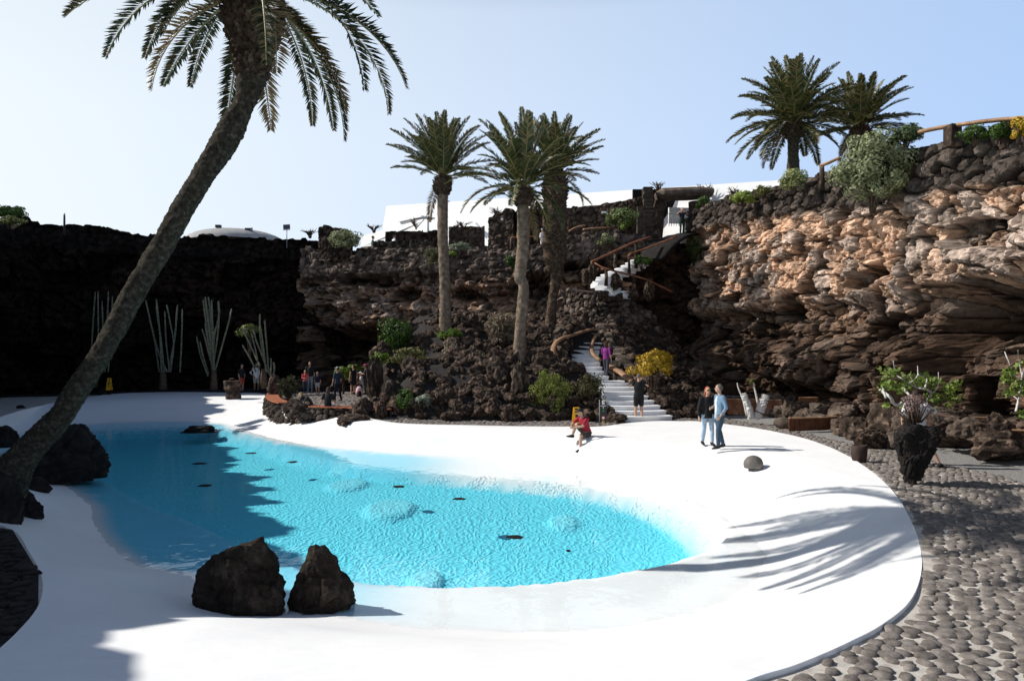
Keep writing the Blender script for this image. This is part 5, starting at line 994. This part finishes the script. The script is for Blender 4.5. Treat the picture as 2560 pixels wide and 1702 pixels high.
hero('smooth grey pebble boulder alone on the white deck', 1883, 1174, 48, 36, 209, -.0, .9, None, sink=.03, mat=m_noise('smooth grey stone', (.10, .088, .078), (.19, .17, .15), 2, .6, .25, .01, .3, 6), cell=.0, sub=5)
hero('flat black rock lying in the far shaded water', 495, 1074, 98, 11, 210, -.8, .5, [(0, 1, 0), (.6, .95, 0), (1, .7, 0)], sub=4)
hero('round grey boulder beside the shaded timber tub', 1958, 1068, 48, 26, 211, 0, .9, None, mat=MTAN, cell=.02, sub=5)
hero('upright stone post behind the round grey boulder', 1964, 1044, 20, 46, 212, 0, .9, [(0, .9, 0), (.4, 1, 0), (.8, .8, 0), (1, .6, 0)], mat=MTAN, cell=.05, sub=4)
hero('wide black cinder mound at the back of the shaded deck', 262, 986, 32, 14, 213, 0, .9, [(0, 1, 0), (.4, .9, 0), (.8, .6, 0), (1, .4, 0)], sub=4)
hero('rough lava block at the end of the terrace bench behind the man in white', 690, 982, 44, 46, 214, 0, .9, [(0, .9, 0), (.4, 1, 0), (.8, .8, 0), (1, .5, 0)], Y=36., mat=MBOUL, sub=4)
hero('dark flat stone between the two seats of the bench wall', 740, 1014, 66, 18, 215, 0, .8, [(0, 1, 0), (.6, .9, 0), (1, .6, 0)], Y=28.8, mat=MBOUL, sub=4)
# floating stones and pumice in the pool
for i, (x, y, w, h, lab) in enumerate([(498, 1158, 40, 8, 'thin black stone just above the shaded water'), (513, 1213, 40, 11, 'dark oval stone in the shaded water, nearest the left shore'), (627, 1132, 28, 5, 'thin black stone at the edge of the far shadow'), (731, 1154, 32, 8, 'black stone in the sunlit water below the bench wall'), (998, 1215, 36, 8, 'black stone in the blue water left of centre'), (1152, 1246, 38, 12, 'black stone in the middle of the blue water'), (1288, 1341, 48, 18, 'ring shaped black stone in the near blue water'), (1421, 1375, 12, 6, 'tiny black stone at the right of the blue water')]):
    g = G(x, y, WZ); o = link('floating_stone', rock_mesh(300+i, 4, 7, .12, (1, .8, .5), .06, .08), MBLACK, None, (g.x, g.y, WZ-.005)); Yd = g.y; o.scale = (w/F*Yd/2, w/F*Yd/2*.9, max(.045, h/F*Yd*.28)); tag(o, lab, 'stone', 'black stones showing above the pool water')
# hollow planter rock, tub stone, pedestal
def planter():
    g = G(2288, 1206); root = thing('planter_rock', 'tall black lava rock, narrow at the foot, holding a dry succulent', 'planter', g); Yd = g.y; s = Yd/F
    me = rock_mesh(401, 6, 3, .10, (1, 1, 1), .07, .16); co = np.empty(len(me.vertices)*3); me.vertices.foreach_get('co', co); co = co.reshape(-1, 3); co -= (co.max(0)+co.min(0))/2; co /= (co.max(0)-co.min(0))/2
    t = (co[:, 2]+1)/2; rad = np.sqrt(np.clip(1-(2*t-1)**2, .05, 1)); wd = np.interp(t, [0, .1, .3, .5, .7, .88, 1], [24, 30, 34, 44, 56, 56, 40]); off = np.interp(t, [0, .2, .45, .7, 1], [-6, -8, -2, 3, 6])
    co[:, 0] = (co[:, 0]/np.maximum(rad, .35)*wd+off)*s; co[:, 1] = co[:, 1]/np.maximum(rad, .35)*wd*s*.85; co[:, 2] = t*160*s-.06; me.vertices.foreach_set('co', co.ravel()); me.update(); link('rock_body', me, MBLACK, root)
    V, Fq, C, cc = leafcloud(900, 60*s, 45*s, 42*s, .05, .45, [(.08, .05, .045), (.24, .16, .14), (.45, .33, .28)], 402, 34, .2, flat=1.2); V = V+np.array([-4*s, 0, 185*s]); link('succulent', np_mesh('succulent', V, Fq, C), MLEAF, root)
    mb = MB(); rr = random.Random(5)
    for k in range(30): q = Vector(cc[k])+Vector((-4*s, 0, 185*s)); mb.tube([(q.x*.3, q.y*.3, 150*s), tuple(q)], [.022, .012], 6)
    mb.build('stems', MSTEM, root)
planter()
g = G(2148, 1151); t = thing('stone_tub', 'small dark stone pot with hollow top standing on the cobbles', 'stone pot', g); mb = MB(); n = 18
prof = [(.13, -.03), (.155, .06), (.165, .2), (.155, .33), (.13, .375), (.10, .37), (.085, .29), (.001, .28)]
for i, (r_, z_) in enumerate(prof):
    for k in range(n): a = 2*math.pi*k/n; j = 1+.05*math.sin(k*2.1+i)+random.uniform(-.02, .02); mb.V.append(Vector((math.cos(a)*r_*j*1.12, math.sin(a)*r_*j*1.12, z_)))
mb.F = [(i*n+k, i*n+(k+1) % n, (i+1)*n+(k+1) % n, (i+1)*n+k) for i in range(len(prof)-1) for k in range(n)]; mb.build('pot_body', m_noise('reddish black stone', (.025, .016, .014), (.07, .045, .038), 5, .85, .5, .02, .2, 7), t)
MB().ell((0, 0, .29), (.09, .09, .02)).build('soil', MCIND, t)
g = G(583, 1003, -.15); t = thing('lava_pedestal', 'waisted lava pedestal with a small stone on top at the far deck', 'pedestal', g)
MB().tube([(0, 0, -.3), (.02, 0, .25), (0, 0, .5), (-.03, 0, .62), (-.03, 0, .7), (-.03, 0, 1.08), (-.03, 0, 1.1)], [.36, .40, .34, .38, .44, .46, .40], 16, jag=.10).build('pedestal_body', MBOUL, t, False); MB().ell((-.05, 0, 1.16), (.16, .13, .08)).build('top_stone', MBOUL, t)
# ================================================================ stairs and rails
def stairs(label, path, zs_, widths, n, group=None, mat=MSTEP):
    path = catmull(path, 10); L = np.r_[0, np.cumsum(np.linalg.norm(np.diff(path, axis=0), axis=1))]; root = thing('staircase', label, 'stair', (path[0][0], path[0][1], zs_[0]), 0, group)
    for i in range(n):
        s0 = L[-1]*i/n; x = np.interp(s0, L, path[:, 0]); y = np.interp(s0, L, path[:, 1]); x1 = np.interp(s0+.05, L, path[:, 0]); y1 = np.interp(s0+.05, L, path[:, 1]); a = math.atan2(y1-y, x1-x)-math.pi/2
        z_ = zs_[0]+(zs_[1]-zs_[0])*(i+1)/n; w = np.interp(i/(n-1), [0, 1], widths); tread = L[-1]/n; h = (zs_[1]-zs_[0])/n; mb = MB(); K = 9; top, bot = [], []
        for k in range(K):
            u = -1+2*k/(K-1); top.append((u*w/2, -.06-.16*(1-u*u))); 
        pts = top+[(w/2, tread+.25), (-w/2, tread+.25)]; b0 = len(mb.V); c, s = math.cos(a), math.sin(a); N_ = len(pts)
        for zz, ins_ in ((-h*.28, .0), (0, .0), (-h*.28, .07), (-h*1.6, .07)):
            for (px_, py_) in pts: py2 = py_+ins_; mb.V.append(Vector((x-path[0][0]+px_*c-py2*s, y-path[0][1]+px_*s+py2*c, z_-zs_[0]+zz)))
        for k in range(N_): k2 = (k+1) % N_; mb.F += [(k, k2, N_+k2, N_+k), (3*N_+k, 3*N_+k2, 2*N_+k2, 2*N_+k)]
        mb.F += [tuple(N_+k for k in range(N_)), tuple(reversed(range(N_)))]; mb.build('step', mat, root, False)
    return root
stairs('wide white curved steps rising from the white deck', [(4.95, 26.3), (4.75, 27.4), (4.5, 28.6), (4.3, 29.8)], (0, 1.25), (2.25, 1.45), 8)
stairs('narrower white flight climbing between the dark walls above the wide steps', [(3.55, 30.3), (3.4, 31.4), (3.4, 32.6), (3.6, 33.6), (3.95, 34.8)], (1.3, 2.95), (1.3, 1.2), 9)
MB_l = MB().box((4.05, 30.2, 1.22), (1.9, 1.2, .14), rotz3(.5)); o = MB_l.build('stair_landing', MSTEP, None, False, bevel=.03); tag(o, 'white landing between the two lower flights', 'landing')
stairs('upper white zigzag flight below the forked timber rail', [(6.3, 37.2), (5.6, 37.3), (5.0, 37.7), (4.9, 38.4)], (5.35, 6.35), (1.05, .9), 6); stairs('short upper white flight turning back up toward the rock shelter', [(4.9, 38.3), (5.6, 38.9), (6.6, 39.5), (7.4, 40.4)], (6.35, 7.7), (.9, .8), 7)
o = MB().box((5.0, 37.1, 5.45), (1.5, .8, .12), rotz3(.2)).build('stair_landing', MSTEP, None, False, bevel=.03); tag(o, 'whitewashed landing at the foot of the upper zigzag stair', 'landing')
pathm = MB(); q = [P(1622, 650, 40), P(1655, 615, 41.5), P(1690, 592, 43), P(1712, 588, 44.5), P(1722, 585, 46)]
q = [Vector(v) for v in catmull([tuple(v) for v in q], 6)]; pathm.tube(q, [(.12, 1.0)]*len(q), 8, Vector((0, 0, 1))); structure(pathm.build('path', MBLACK), 'dark path climbing to the rock shelter')  # path blackened to stand for the dark void around it
def rail(label, pts, w=.11, posts=(), mat=MWOOD, ph=.9):
    q = catmull([tuple(P(*p)) for p in pts], 8); b = Vector(q[0]); root = thing('handrail', label, 'handrail', b, 0, 'timber handrails'); MB().tube([tuple(Vector(v)-b) for v in q], [(w*.62, w)]*len(q), 10, Vector((0, 0, 1)), jag=.05).build('beam', mat, root)
    for i in posts:
        p = Vector(q[int(i*(len(q)-1))])-b; MB().tube([(p.x, p.y, p.z-ph), (p.x+.02, p.y, p.z-ph*.5), tuple(p)], [.11, .085, .08], 8, jag=.12).build('post', MBOUL, root)
    return root
rail('curved timber rail bending round the left of the lower white stair', [(1394,902,30.4),(1383,880,30.8),(1388,860,31.4),(1405,846,32.2),(1425,840,33),(1455,830,34.2),(1484,822,35)], .12, (.05, .35, .7), MWOODL)
rail('timber rail curving round the right of the lower white stair', [(1496,833,35),(1484,848,34.2),(1479,868,33.2),(1484,886,32.2),(1500,900,31.4)], .10, (.2, .6), MWOODL)
rail('straight thick timber rail descending right of the lower stair', [(1524,916,31.),(1550,930,30.2),(1582,954,29.2)], .16, (.3, .8), MWOODL)
rail('left timber rail rising from the zigzag stair toward the shelter', [(1478,655,37),(1500,645,37.3),(1550,622,38.6),(1585,606,39.6),(1625,593,41)], .09, (.05, .45, .8), MWOOD)
rail('right timber rail rising to the shelter path', [(1572,655,38.2),(1574,636,38.3),(1590,630,38.6),(1640,612,39.6),(1690,592,41)], .08, (.1, .5), MWOOD)
rail('thin timber rail descending across the upper zigzag stair', [(1488,658,36.8),(1510,670,36.5),(1560,684,36.2),(1612,698,36.1),(1680,730,36.6)], .08, (.3, .65), MWOOD)
rail('short timber rail below the curved dry stone wall', [(1423,578,44.5),(1440,569,44.6),(1462,564,44.8)], .10, (.5,), MWOODL); rail('low timber rail right of the short one below the curved wall', [(1458,574,44),(1490,571,44.2),(1530,570,44.4)], .10, (.3, .8), MWOODL)
rail('timber rail at the ruined tower between the palms', [(1278,594,43.6),(1320,592,43.8),(1366,590,44)], .09, (.02, .8), MWOOD); 
rail('long timber rail on stone posts at the right end of the crest', [(2300,330,21.6),(2350,320,20.9),(2430,308,20),(2500,300,19.2),(2600,293,18.2)], .10, (), MWOODL); rail('short piece of timber rail left of the large pale cushion shrub', [(2052,414,25.4),(2070,408,25.2),(2100,394,25)], .09, (.1,), MWOODL)
for i, (x, y0, y1, Y, w, lab) in enumerate([(2382, 368, 314, 20.5, 34, 'upright square stone post under the crest rail'), (2520, 372, 298, 19.1, 26, 'stone post near the right end of the crest rail')]):
    a, b_ = P(x, y0, Y), P(x, y1, Y); mb = MB().box((0, 0, (b_.z-a.z)/2), (w/F*Y, .3, b_.z-a.z), rotz3(.2), .94, .02); o = mb.build('stone_post', MBOUL, None, False, a, bevel=.02); tag(o, lab, 'post')
# ================================================================ buildings above
b0, b1 = P(915, 600, 62), P(1985, 600, 42.0); tz0, tz1 = P(915, 511, 62).z, P(1962, 440, 42.3).z+.05
t = thing('white_building', 'long low white building behind the crater rim', 'building', (b0.x, b0.y, b0.z-3)); o3 = Vector((b0.x, b0.y, b0.z-3)); d = Vector((b1.x-b0.x, b1.y-b0.y, 0)); nn = Vector((-d.y, d.x, 0)).normalized()*8
mb = MB(); c = [Vector((b0.x, b0.y, o3.z))+d*(nn.x*.19/d.x), Vector((b1.x, b1.y, o3.z)), Vector((b1.x, b1.y, o3.z))+nn, Vector((b0.x, b0.y, o3.z))+nn]; zt_ = [tz0, tz1, tz1+.4, tz0+.4]
mb.V = [v-o3 for v in c]+[Vector((v.x, v.y, z_))+nn*(.19 if i_ < 2 else 0)-o3 for i_, (v, z_) in enumerate(zip(c, zt_))]; mb.F = [(0, 1, 5, 4), (1, 2, 6, 5), (2, 3, 7, 6), (3, 0, 4, 7)]; mb.build('wall', MWHITE, t, False)
mb = MB(); mb.V = [Vector((v.x, v.y, z_-.05))-o3 for v, z_ in zip([c[0]+nn*.195, c[1]+nn*.195, c[2], c[3]], zt_)]; mb.F = [(0, 1, 2, 3)]; mb.build('roof', MWHITE, t, False)
for fx in (.262, .43):
    p = Vector((b0.x, b0.y, tz0))+Vector((d.x, d.y, tz1-tz0))*fx-o3; e = -nn.normalized(); MB().tube([tuple(p+e*-.05+Vector((0, 0, -.25))), tuple(p+e*.7+Vector((-.1, 0, -.12)))], .05, 8).build('lamp_arm', MGREY, t); MB().box(tuple(p+e*.75+Vector((-.25, 0, -.1))), (.5, .25, .14)).build('floodlight', MSIGN, t, False)
p = P(915, 620, 52); t = thing('white_parapet', 'sloping white stair parapet before the white building at the left', 'parapet', p); mb = MB()
prof = [(900,618),(905,590),(1000,562),(1000,548),(1068,548),(1068,580),(1000,582),(955,612)]; fr_ = [P(x, y, 54-(x-900)/168*6)-p for x, y in prof]; n = len(fr_); mb.V = fr_+[v+Vector((0, 1.2, 0)) for v in fr_]; mb.F = [tuple(range(n))[::-1], tuple(n+i for i in range(n))]+[(i, (i+1) % n, n+(i+1) % n, n+i) for i in range(n)]; mb.build('parapet_wall', MWHITE, t, False)
e = P(1034, 548, 49.2)-p; MB().box((e.x+.1, e.y+.55, e.z+.05), (2.8, 1.2, .10), rotz3(-.79)).build('coping', MWHITE, t, False)
q0 = P(1068, 556, 47.6)-p; q1 = P(1040, 572, 47.6)-p; MB().tube([tuple(q0+Vector((0, -.2, .4))), tuple(q1)], .03, 6).build('cable', MGREY, t)
# dome beyond the left crest
p = P(590, 609, 60); t = thing('dome_roof', 'shallow grey dome with spotlights showing over the black crest', 'dome', p); mb = MB(); n = 40
for i in range(9):
    a = i/8*math.pi/2; r_, z_ = 4.1*math.cos(a)+.001, 1.17*math.sin(a)
    for k in range(n): mb.V.append(Vector((math.cos(2*math.pi*k/n)*r_, math.sin(2*math.pi*k/n)*r_, z_)))
mb.F = [(i*n+k, i*n+(k+1) % n, (i+1)*n+(k+1) % n, (i+1)*n+k) for i in range(8) for k in range(n)]; mb.build('dome_shell', MDOME, t); 
for (x, y, x2, y2) in ((552, 573, 546, 566), (630, 578, 620, 574)):
    a, b_ = P(x, y+6, 57.5)-p, P(x, y-8, 57.5)-p; c_ = P(x2, y2, 57.5)-p; f = MB().tube([tuple(a), tuple(b_), tuple(c_)], .06, 8).build('lamp_arm', MSIGN, t); MB().box(tuple(c_), (.42, .3, .22), rotz3(0)).build('floodlight', MSIGN, f, False)
p = P(717, 590, 47); t = thing('small_sign', 'small dark panel on a thin pole above the black crest wall', 'sign', p); MB().tube([(0, 0, -.8), (0, 0, .45)], .03, 8).build('pole', MGREY, t)
s = 47/F; MB().box((0, -.03, .60), (17*s, .05, 12*s), Matrix.Rotation(-.06, 3, 'Y')).build('panel', m_plain('dark blue glass', (.02, .03, .06), .2, .2), t, False); MB().box((0, -.03, .40), (18*s, .03, .03)).build('frame', MGREY, t, False)
p = P(161, 548, 37); t = thing('thin_mast', 'thin forked mast on the left crest', 'mast', p); MB().tube([(0, 0, -.8), (0, 0, .12), (.02, 0, .32)], [.06, .05, .02], 7).build('mast_pole', MSIGN, t); MB().tube([(0, 0, .05), (-.07, 0, .26)], [.02, .012], 6).build('fork', MSIGN, t)
# rock shelter at the head of the path
p = P(1700, 590, 45); t = thing('rock_shelter', 'rough rock shelter with a thick lintel slab above the upper path', 'shelter', p)
def loc(x, y, Y): return tuple(P(x, y, Y)-p)
MB().tube([loc(1640,610,45), loc(1642,560,45), loc(1644,530,45), loc(1652,505,45)], [.42, .40, .36, .42], 10, jag=.14).build('rock_pillar', MBOUL, t, False)
MB().tube([loc(1742,610,45.2), loc(1740,560,45.2), loc(1738,505,45.2)], [.5, .42, .45], 10, jag=.14).build('rock_pillar', MBOUL, t, False)
MB().tube([loc(1640,492,45), loc(1655,488,45), loc(1690,486,45), loc(1730,485,45.2), loc(1772,484,45.4)], [(.25, .5), (.42, .9), (.40, .95), (.38, .95), (.34, .8)], 14, Vector((0, 0, 1)), jag=.10).build('lintel_slab', MTAN, t, False)
MB().box(loc(1692,548,47.6), (6., .3, 4.), None).build('dark_recess', m_plain('recess shade black', (.004, .004, .004), .95, .1), t, False)  # black panel stands in for the unlit inside of the shelter
MB().box(loc(1712,540,46.4), (2.2, .2, 1.05), rotz3(.1)).build('white_wall', MSTEP, t, False)
p = P(1685, 562, 45.6); g_ = thing('iron_gate', 'small white iron bar gate inside the rock shelter', 'gate', p); mb = MB()
for k in range(5): mb.tube([(-.32+k*.16, 0, -.1), (-.32+k*.16, 0, .72-.03*k)], .02, 6)
mb.build('bars', MBRANCH, g_); MB().box((0, 0, .68), (.75, .04, .04), Matrix.Rotation(.15, 3, 'Y')).build('top_rail', MBRANCH, g_, False)
mb = MB(); a, b_ = P(1619, 606, 44.6), P(1619, 470, 44.6); H_ = b_.z-a.z
for k in range(15): mb.box((random.uniform(-.03, .03), random.uniform(-.03, .03), H_*(k+.5)/15), (.62+random.uniform(-.06, .1), .6, H_/15*.93), rotz3(random.uniform(-.08, .08)), 1, .02)
mb.box((-.48, 0, H_*.33), (.42, .5, H_*.66), None, .9, .04); o = mb.build('stone_pillar', m_noise('pillar stone', (.02, .016, .013), (.07, .055, .043), 3, .95, .8, .04, .1, 8, (.13, .1, .08)), None, False, a); tag(o, 'square dark lava pillar left of the rock shelter', 'pillar')
for i, (x, y, Y, w, lab) in enumerate([(1510, 531, 45.2, 12, 'small white label on the curved dry stone wall'), (1783, 496, 46.8, 14, 'small white label on the dark wall right of the shelter'), (1255, 548, 43.9, 6, 'tiny white label on the ruined tower')]):
    o = MB().box((0, 0, 0), (w/F*Y, .05, 5/F*Y)).build('wall_plaque', MWHITE, None, False, P(x, y, Y), bevel=.01); tag(o, lab, 'plaque')
# ================================================================ signs and garden furniture
def wetsign(label, loc_, rz, s=1., group='yellow floor signs'):
    t = thing('floor_sign', label, 'floor sign', loc_, rz, group)
    for sg in (-1, 1):
        Rm = Matrix.Rotation(sg*.2, 3, 'X'); mb = MB(); w, h = .25*s, .70*s
        out = [(-w/2, 0), (-w/2*.85, h), (w/2*.85, h), (w/2, 0)]; hole = [(-.06*s, h*.84), (-.06*s, h*.93), (.06*s, h*.93), (.06*s, h*.84)]
        for y_ in (-.012, .012):
            for (x, z_) in out+hole: mb.V.append(Rm @ Vector((x, y_, z_-h))+Vector((0, 0, h*.98)))
        for k, o_ in ((0, 1), (8, -1)):
            for a in range(4): q = (k+a, k+(a+1) % 4, k+4+(a+1) % 4, k+4+a); mb.F.append(q if o_ > 0 else q[::-1])
        for a in range(4): mb.F += [(a, 8+a, 8+(a+1) % 4, (a+1) % 4), (4+a, 4+(a+1) % 4, 12+(a+1) % 4, 12+a)]
        pn = mb.build('panel', MYEL, t, False); m2 = MB(); yy = -.016 if sg < 0 else .016
        for (xx, zz, ww, hh) in ((0, h*.55, .12*s, .10*s), (0, h*.74, .16*s, .03*s), (0, h*.36, .18*s, .025*s), (0, h*.30, .14*s, .02*s)): m2.box(tuple(Rm @ Vector((xx, yy, zz-h))+Vector((0, 0, h*.98))), (ww, .004, hh), Rm)
        m2.build('lettering', MSIGN, pn, False)
wetsign('yellow wet floor sign beside the man in red t-shirt', G(1442, 1066)+Vector((0, .2, -.03)), .25, 1.0); wetsign('yellow wet floor sign on a black base in the far left shade', G(258, 988)+Vector((0, .6, .26)), .1, 1.)
g = G(1508, 1061); s = g.y/F; t = thing('notice_stand', 'narrow dark notice board with white, red and yellow symbols by the stair foot', 'notice board', g)
MB().tube([(-9*s, 0, -.05), (-9*s, 0, 62*s)], .018, 8).build('post', MGREY, t); MB().box((0, 0, 30*s), (17*s, .03, 52*s)).build('board', MSIGN, t, False, bevel=.005)
red = m_plain('sign red', (.55, .06, .05), .5, .1); yel = m_plain('sign yellow', (.75, .55, .08), .5, .1); grn = m_plain('sign green', (.05, .35, .08), .5, .1); wht = MWHITE
def sym(mb, mat, name): mb.build(name, mat, t, False)
mb = MB(); mb.box((0, -.02, 53*s), (7*s, .01, 4*s)); mb.box((0, -.02, 47*s), (14*s, .01, 1.3*s)); mb.ell((0, -.02, 43*s), (1.6*s, .008, 1.6*s)); sym(mb, wht, 'white_symbol')
sym(MB().box((0, -.02, 37*s), (1.3*s, .01, 8*s)).box((0, -.02, 33*s), (5*s, .01, 1.3*s)), grn, 'green_symbol')
mb = MB().tube([(0, -.018, 17*s), (0, -.026, 17*s)], 5*s, 16); sym(mb, red, 'red_disc'); sym(MB().tube([(0, -.027, 17*s), (0, -.031, 17*s)], 3*s, 12).box((1*s, -.032, 16*s), (2*s, .006, 3*s)), wht, 'disc_symbol')
mb = MB(); mb.poly([(-5*s, -.02, 4*s), (5*s, -.02, 4*s), (0, -.02, 12*s)]); sym(mb, yel, 'yellow_triangle'); sym(MB().box((0, -.024, 8*s), (.9*s, .004, 3.4*s)).box((0, -.024, 5.4*s), (.9*s, .004, .9*s)), MSIGN, 'exclamation_mark')
# timber panels
def planks(label, pts, h, name='timber_screen', cat='screen', lean=0., wood=None):
    b = Vector(pts[0]); root = thing(name, label, cat, b); q = catmull([tuple(p) for p in pts], 12); L = np.r_[0, np.cumsum(np.linalg.norm(np.diff(q, axis=0), axis=1))]; n = max(3, int(L[-1]/.17)); mb = MB()
    for i in range(n):
        s0, s1 = L[-1]*i/n, L[-1]*(i+1)/n; a = np.array([np.interp(s0, L, q[:, k]) for k in range(3)]); e = np.array([np.interp(s1, L, q[:, k]) for k in range(3)]); d = e-a; c_ = (a+e)/2-np.array(b); mb.box((c_[0], c_[1]+lean*.5, c_[2]+h/2), (np.hypot(d[0], d[1])*.93, .05, h*random.uniform(.97, 1.02)), rotz3(math.atan2(d[1], d[0])) @ Matrix.Rotation(-lean, 3, 'X'))
    mb.build('boards', wood or MWOOD, root, False)
    m2 = MB(); m2.tube([(v[0]-b.x, v[1]-b.y+lean, v[2]-b.z+h) for v in q], [(.03, .06)]*len(q), 8, Vector((0, 0, 1))); m2.build('cap_rail', MWOODL, root); return root
planks('long reddish timber bench back behind the couple', [G(1808, 1035), G(1850, 1036), G(1900, 1037), G(1955, 1039)], .62)
c_ = G(2030, 1072); planks('curved reddish timber tub in the shade beside the round grey boulder', [c_+Vector((-1.0, -.55, 0)), c_+Vector((-.4, -.5, 0)), c_+Vector((.3, -.3, 0)), c_+Vector((.9, .05, 0)), c_+Vector((1.3, .55, 0))], .42, 'timber_tub', 'planter', wood=MWOODD)
planks('sunlit plank piece standing behind the shaded tub', [G(1997, 1046)+Vector((0, 0, .35)), G(2045, 1046)+Vector((0, 0, .35))], .45); planks('sloping sunlit planks between the blocks at the right edge', [G(2448, 1108)+Vector((0, 0, .1)), G(2500, 1108)+Vector((0, 0, .1))], .62, lean=.2); planks('dark red planks behind the peaked reddish boulder at the right edge', [G(2522, 1132)+Vector((0, 0, .05)), G(2600, 1136)+Vector((0, 0, .05))], .55, wood=MWOODD)
def stump(label, pts, w, Y, extra=()):
    b = P(*pts[0], Y); root = thing('dead_stump', label, 'tree stump', b); q = catmull([tuple(P(x, y, Y)-b) for x, y in pts], 5); MB().tube([tuple(v) for v in q], [w/F*Y/2*random.uniform(.8, 1.2) for _ in q], 10, jag=.14).build('trunk', MBRANCH, root, False)
    for e in extra: v = catmull([tuple(P(x, y, Y)-b) for x, y in e], 4); MB().tube([tuple(k) for k in v], [.035*(1-i/len(v))+.012 for i in range(len(v))], 7).build('twig', MBRANCH, root)
    return root
stump('leaning white dead stump with a long bare twig, left of the pair', [(1878,1046),(1872,1020),(1862,995),(1858,984)], 17, 25.2, [[(1868,1040),(1858,1000),(1846,970),(1843,957)]]); s2 = stump('knotted white dead stump, right of the pair', [(1890,1046),(1900,1030),(1906,1010),(1912,996),(1914,986)], 20, 25.2, [[(1896,1015),(1890,985),(1885,965),(1884,955)]])
bush('tiny green shoot on the twig of the knotted white stump', 1882, 953, 25.2, 14, 10, BRIGHT, 40, .07, .5, 64, 5, stems=2)
# ================================================================ sky, sun, camera
w = bpy.data.worlds.new('World'); SC.world = w; w.use_nodes = True; nt = w.node_tree; bg = nt.nodes['Background']
SUN_EL, SUN_AZ = R(39), R(7)                        # sunlight travels along (cos az, -sin az): from the left and slightly from behind the cliff
sky = nt.nodes.new('ShaderNodeTexSky'); sky.sky_type = 'NISHITA'; sky.sun_disc = False; sky.sun_elevation = SUN_EL
sky.air_density = 1.0; sky.dust_density = .6; sky.ozone_density = 2.2; sky.altitude = 20
to_sun = Vector((-math.cos(SUN_AZ)*math.cos(SUN_EL), math.sin(SUN_AZ)*math.cos(SUN_EL), math.sin(SUN_EL)))
sky.sun_rotation = math.atan2(to_sun.x, to_sun.y)
# haze: the sky pales toward the horizon, most on the sun's side
tc = nt.nodes.new('ShaderNodeTexCoord'); sx = nt.nodes.new('ShaderNodeSeparateXYZ'); nt.links.new(tc.outputs['Generated'], sx.inputs[0])
rp = nt.nodes.new('ShaderNodeValToRGB'); e = rp.color_ramp.elements; e[0].position = 0.; e[0].color = (.92,)*3+(1,); e[1].position = .60; e[1].color = (0, 0, 0, 1)
for p_, v_ in ((.10, .95), (.28, .93), (.43, .84), (.50, .42)): q_ = e.new(p_); q_.color = (v_,)*3+(1,)
nt.links.new(sx.outputs['Z'], rp.inputs[0])
mrx = nt.nodes.new('ShaderNodeMapRange'); mrx.inputs[1].default_value = -.6; mrx.inputs[2].default_value = .6; nt.links.new(sx.outputs['X'], mrx.inputs[0])
hz = nt.nodes.new('ShaderNodeMix'); hz.data_type = 'RGBA'; hz.inputs[6].default_value = (11.0, 11.9, 12.5, 1); hz.inputs[7].default_value = (5.6, 7.9, 11.9, 1); nt.links.new(mrx.outputs[0], hz.inputs[0])
mxs = nt.nodes.new('ShaderNodeMix'); mxs.data_type = 'RGBA'; nt.links.new(rp.outputs[0], mxs.inputs[0]); dim = nt.nodes.new('ShaderNodeVectorMath'); dim.operation = 'SCALE'; dim.inputs['Scale'].default_value = .85; nt.links.new(sky.outputs[0], dim.inputs[0]); nt.links.new(dim.outputs[0], mxs.inputs[6]); nt.links.new(hz.outputs[2], mxs.inputs[7])
nt.links.new(mxs.outputs[2], bg.inputs[0]); bg.inputs[1].default_value = .085
l = bpy.data.lights.new('sun', 'SUN'); l.energy = 5.0; l.angle = R(.55); l.color = (1, .955, .89); lo = bpy.data.objects.new('sun', l); COL.objects.link(lo); lo.rotation_euler = (-to_sun).to_track_quat('-Z', 'Y').to_euler(); lo.location = to_sun*60
c = bpy.data.cameras.new('camera'); co_ = bpy.data.objects.new('camera', c); COL.objects.link(co_); co_.location = (0, 0, EYE); co_.rotation_euler = (R(90), 0, 0)
c.sensor_width = 36; c.lens = F/2560*36; c.shift_y = 13/2560; c.clip_start = .1; c.clip_end = 2000; SC.camera = co_
SC.view_settings.view_transform = 'Standard'; SC.view_settings.look = 'None'; SC.view_settings.exposure = 0; SC.view_settings.gamma = 1
SC.cycles.use_denoising = True; SC.cycles.max_bounces = 6; SC.cycles.transparent_max_bounces = 12; SC.cycles.caustics_reflective = False; SC.cycles.caustics_refractive = False
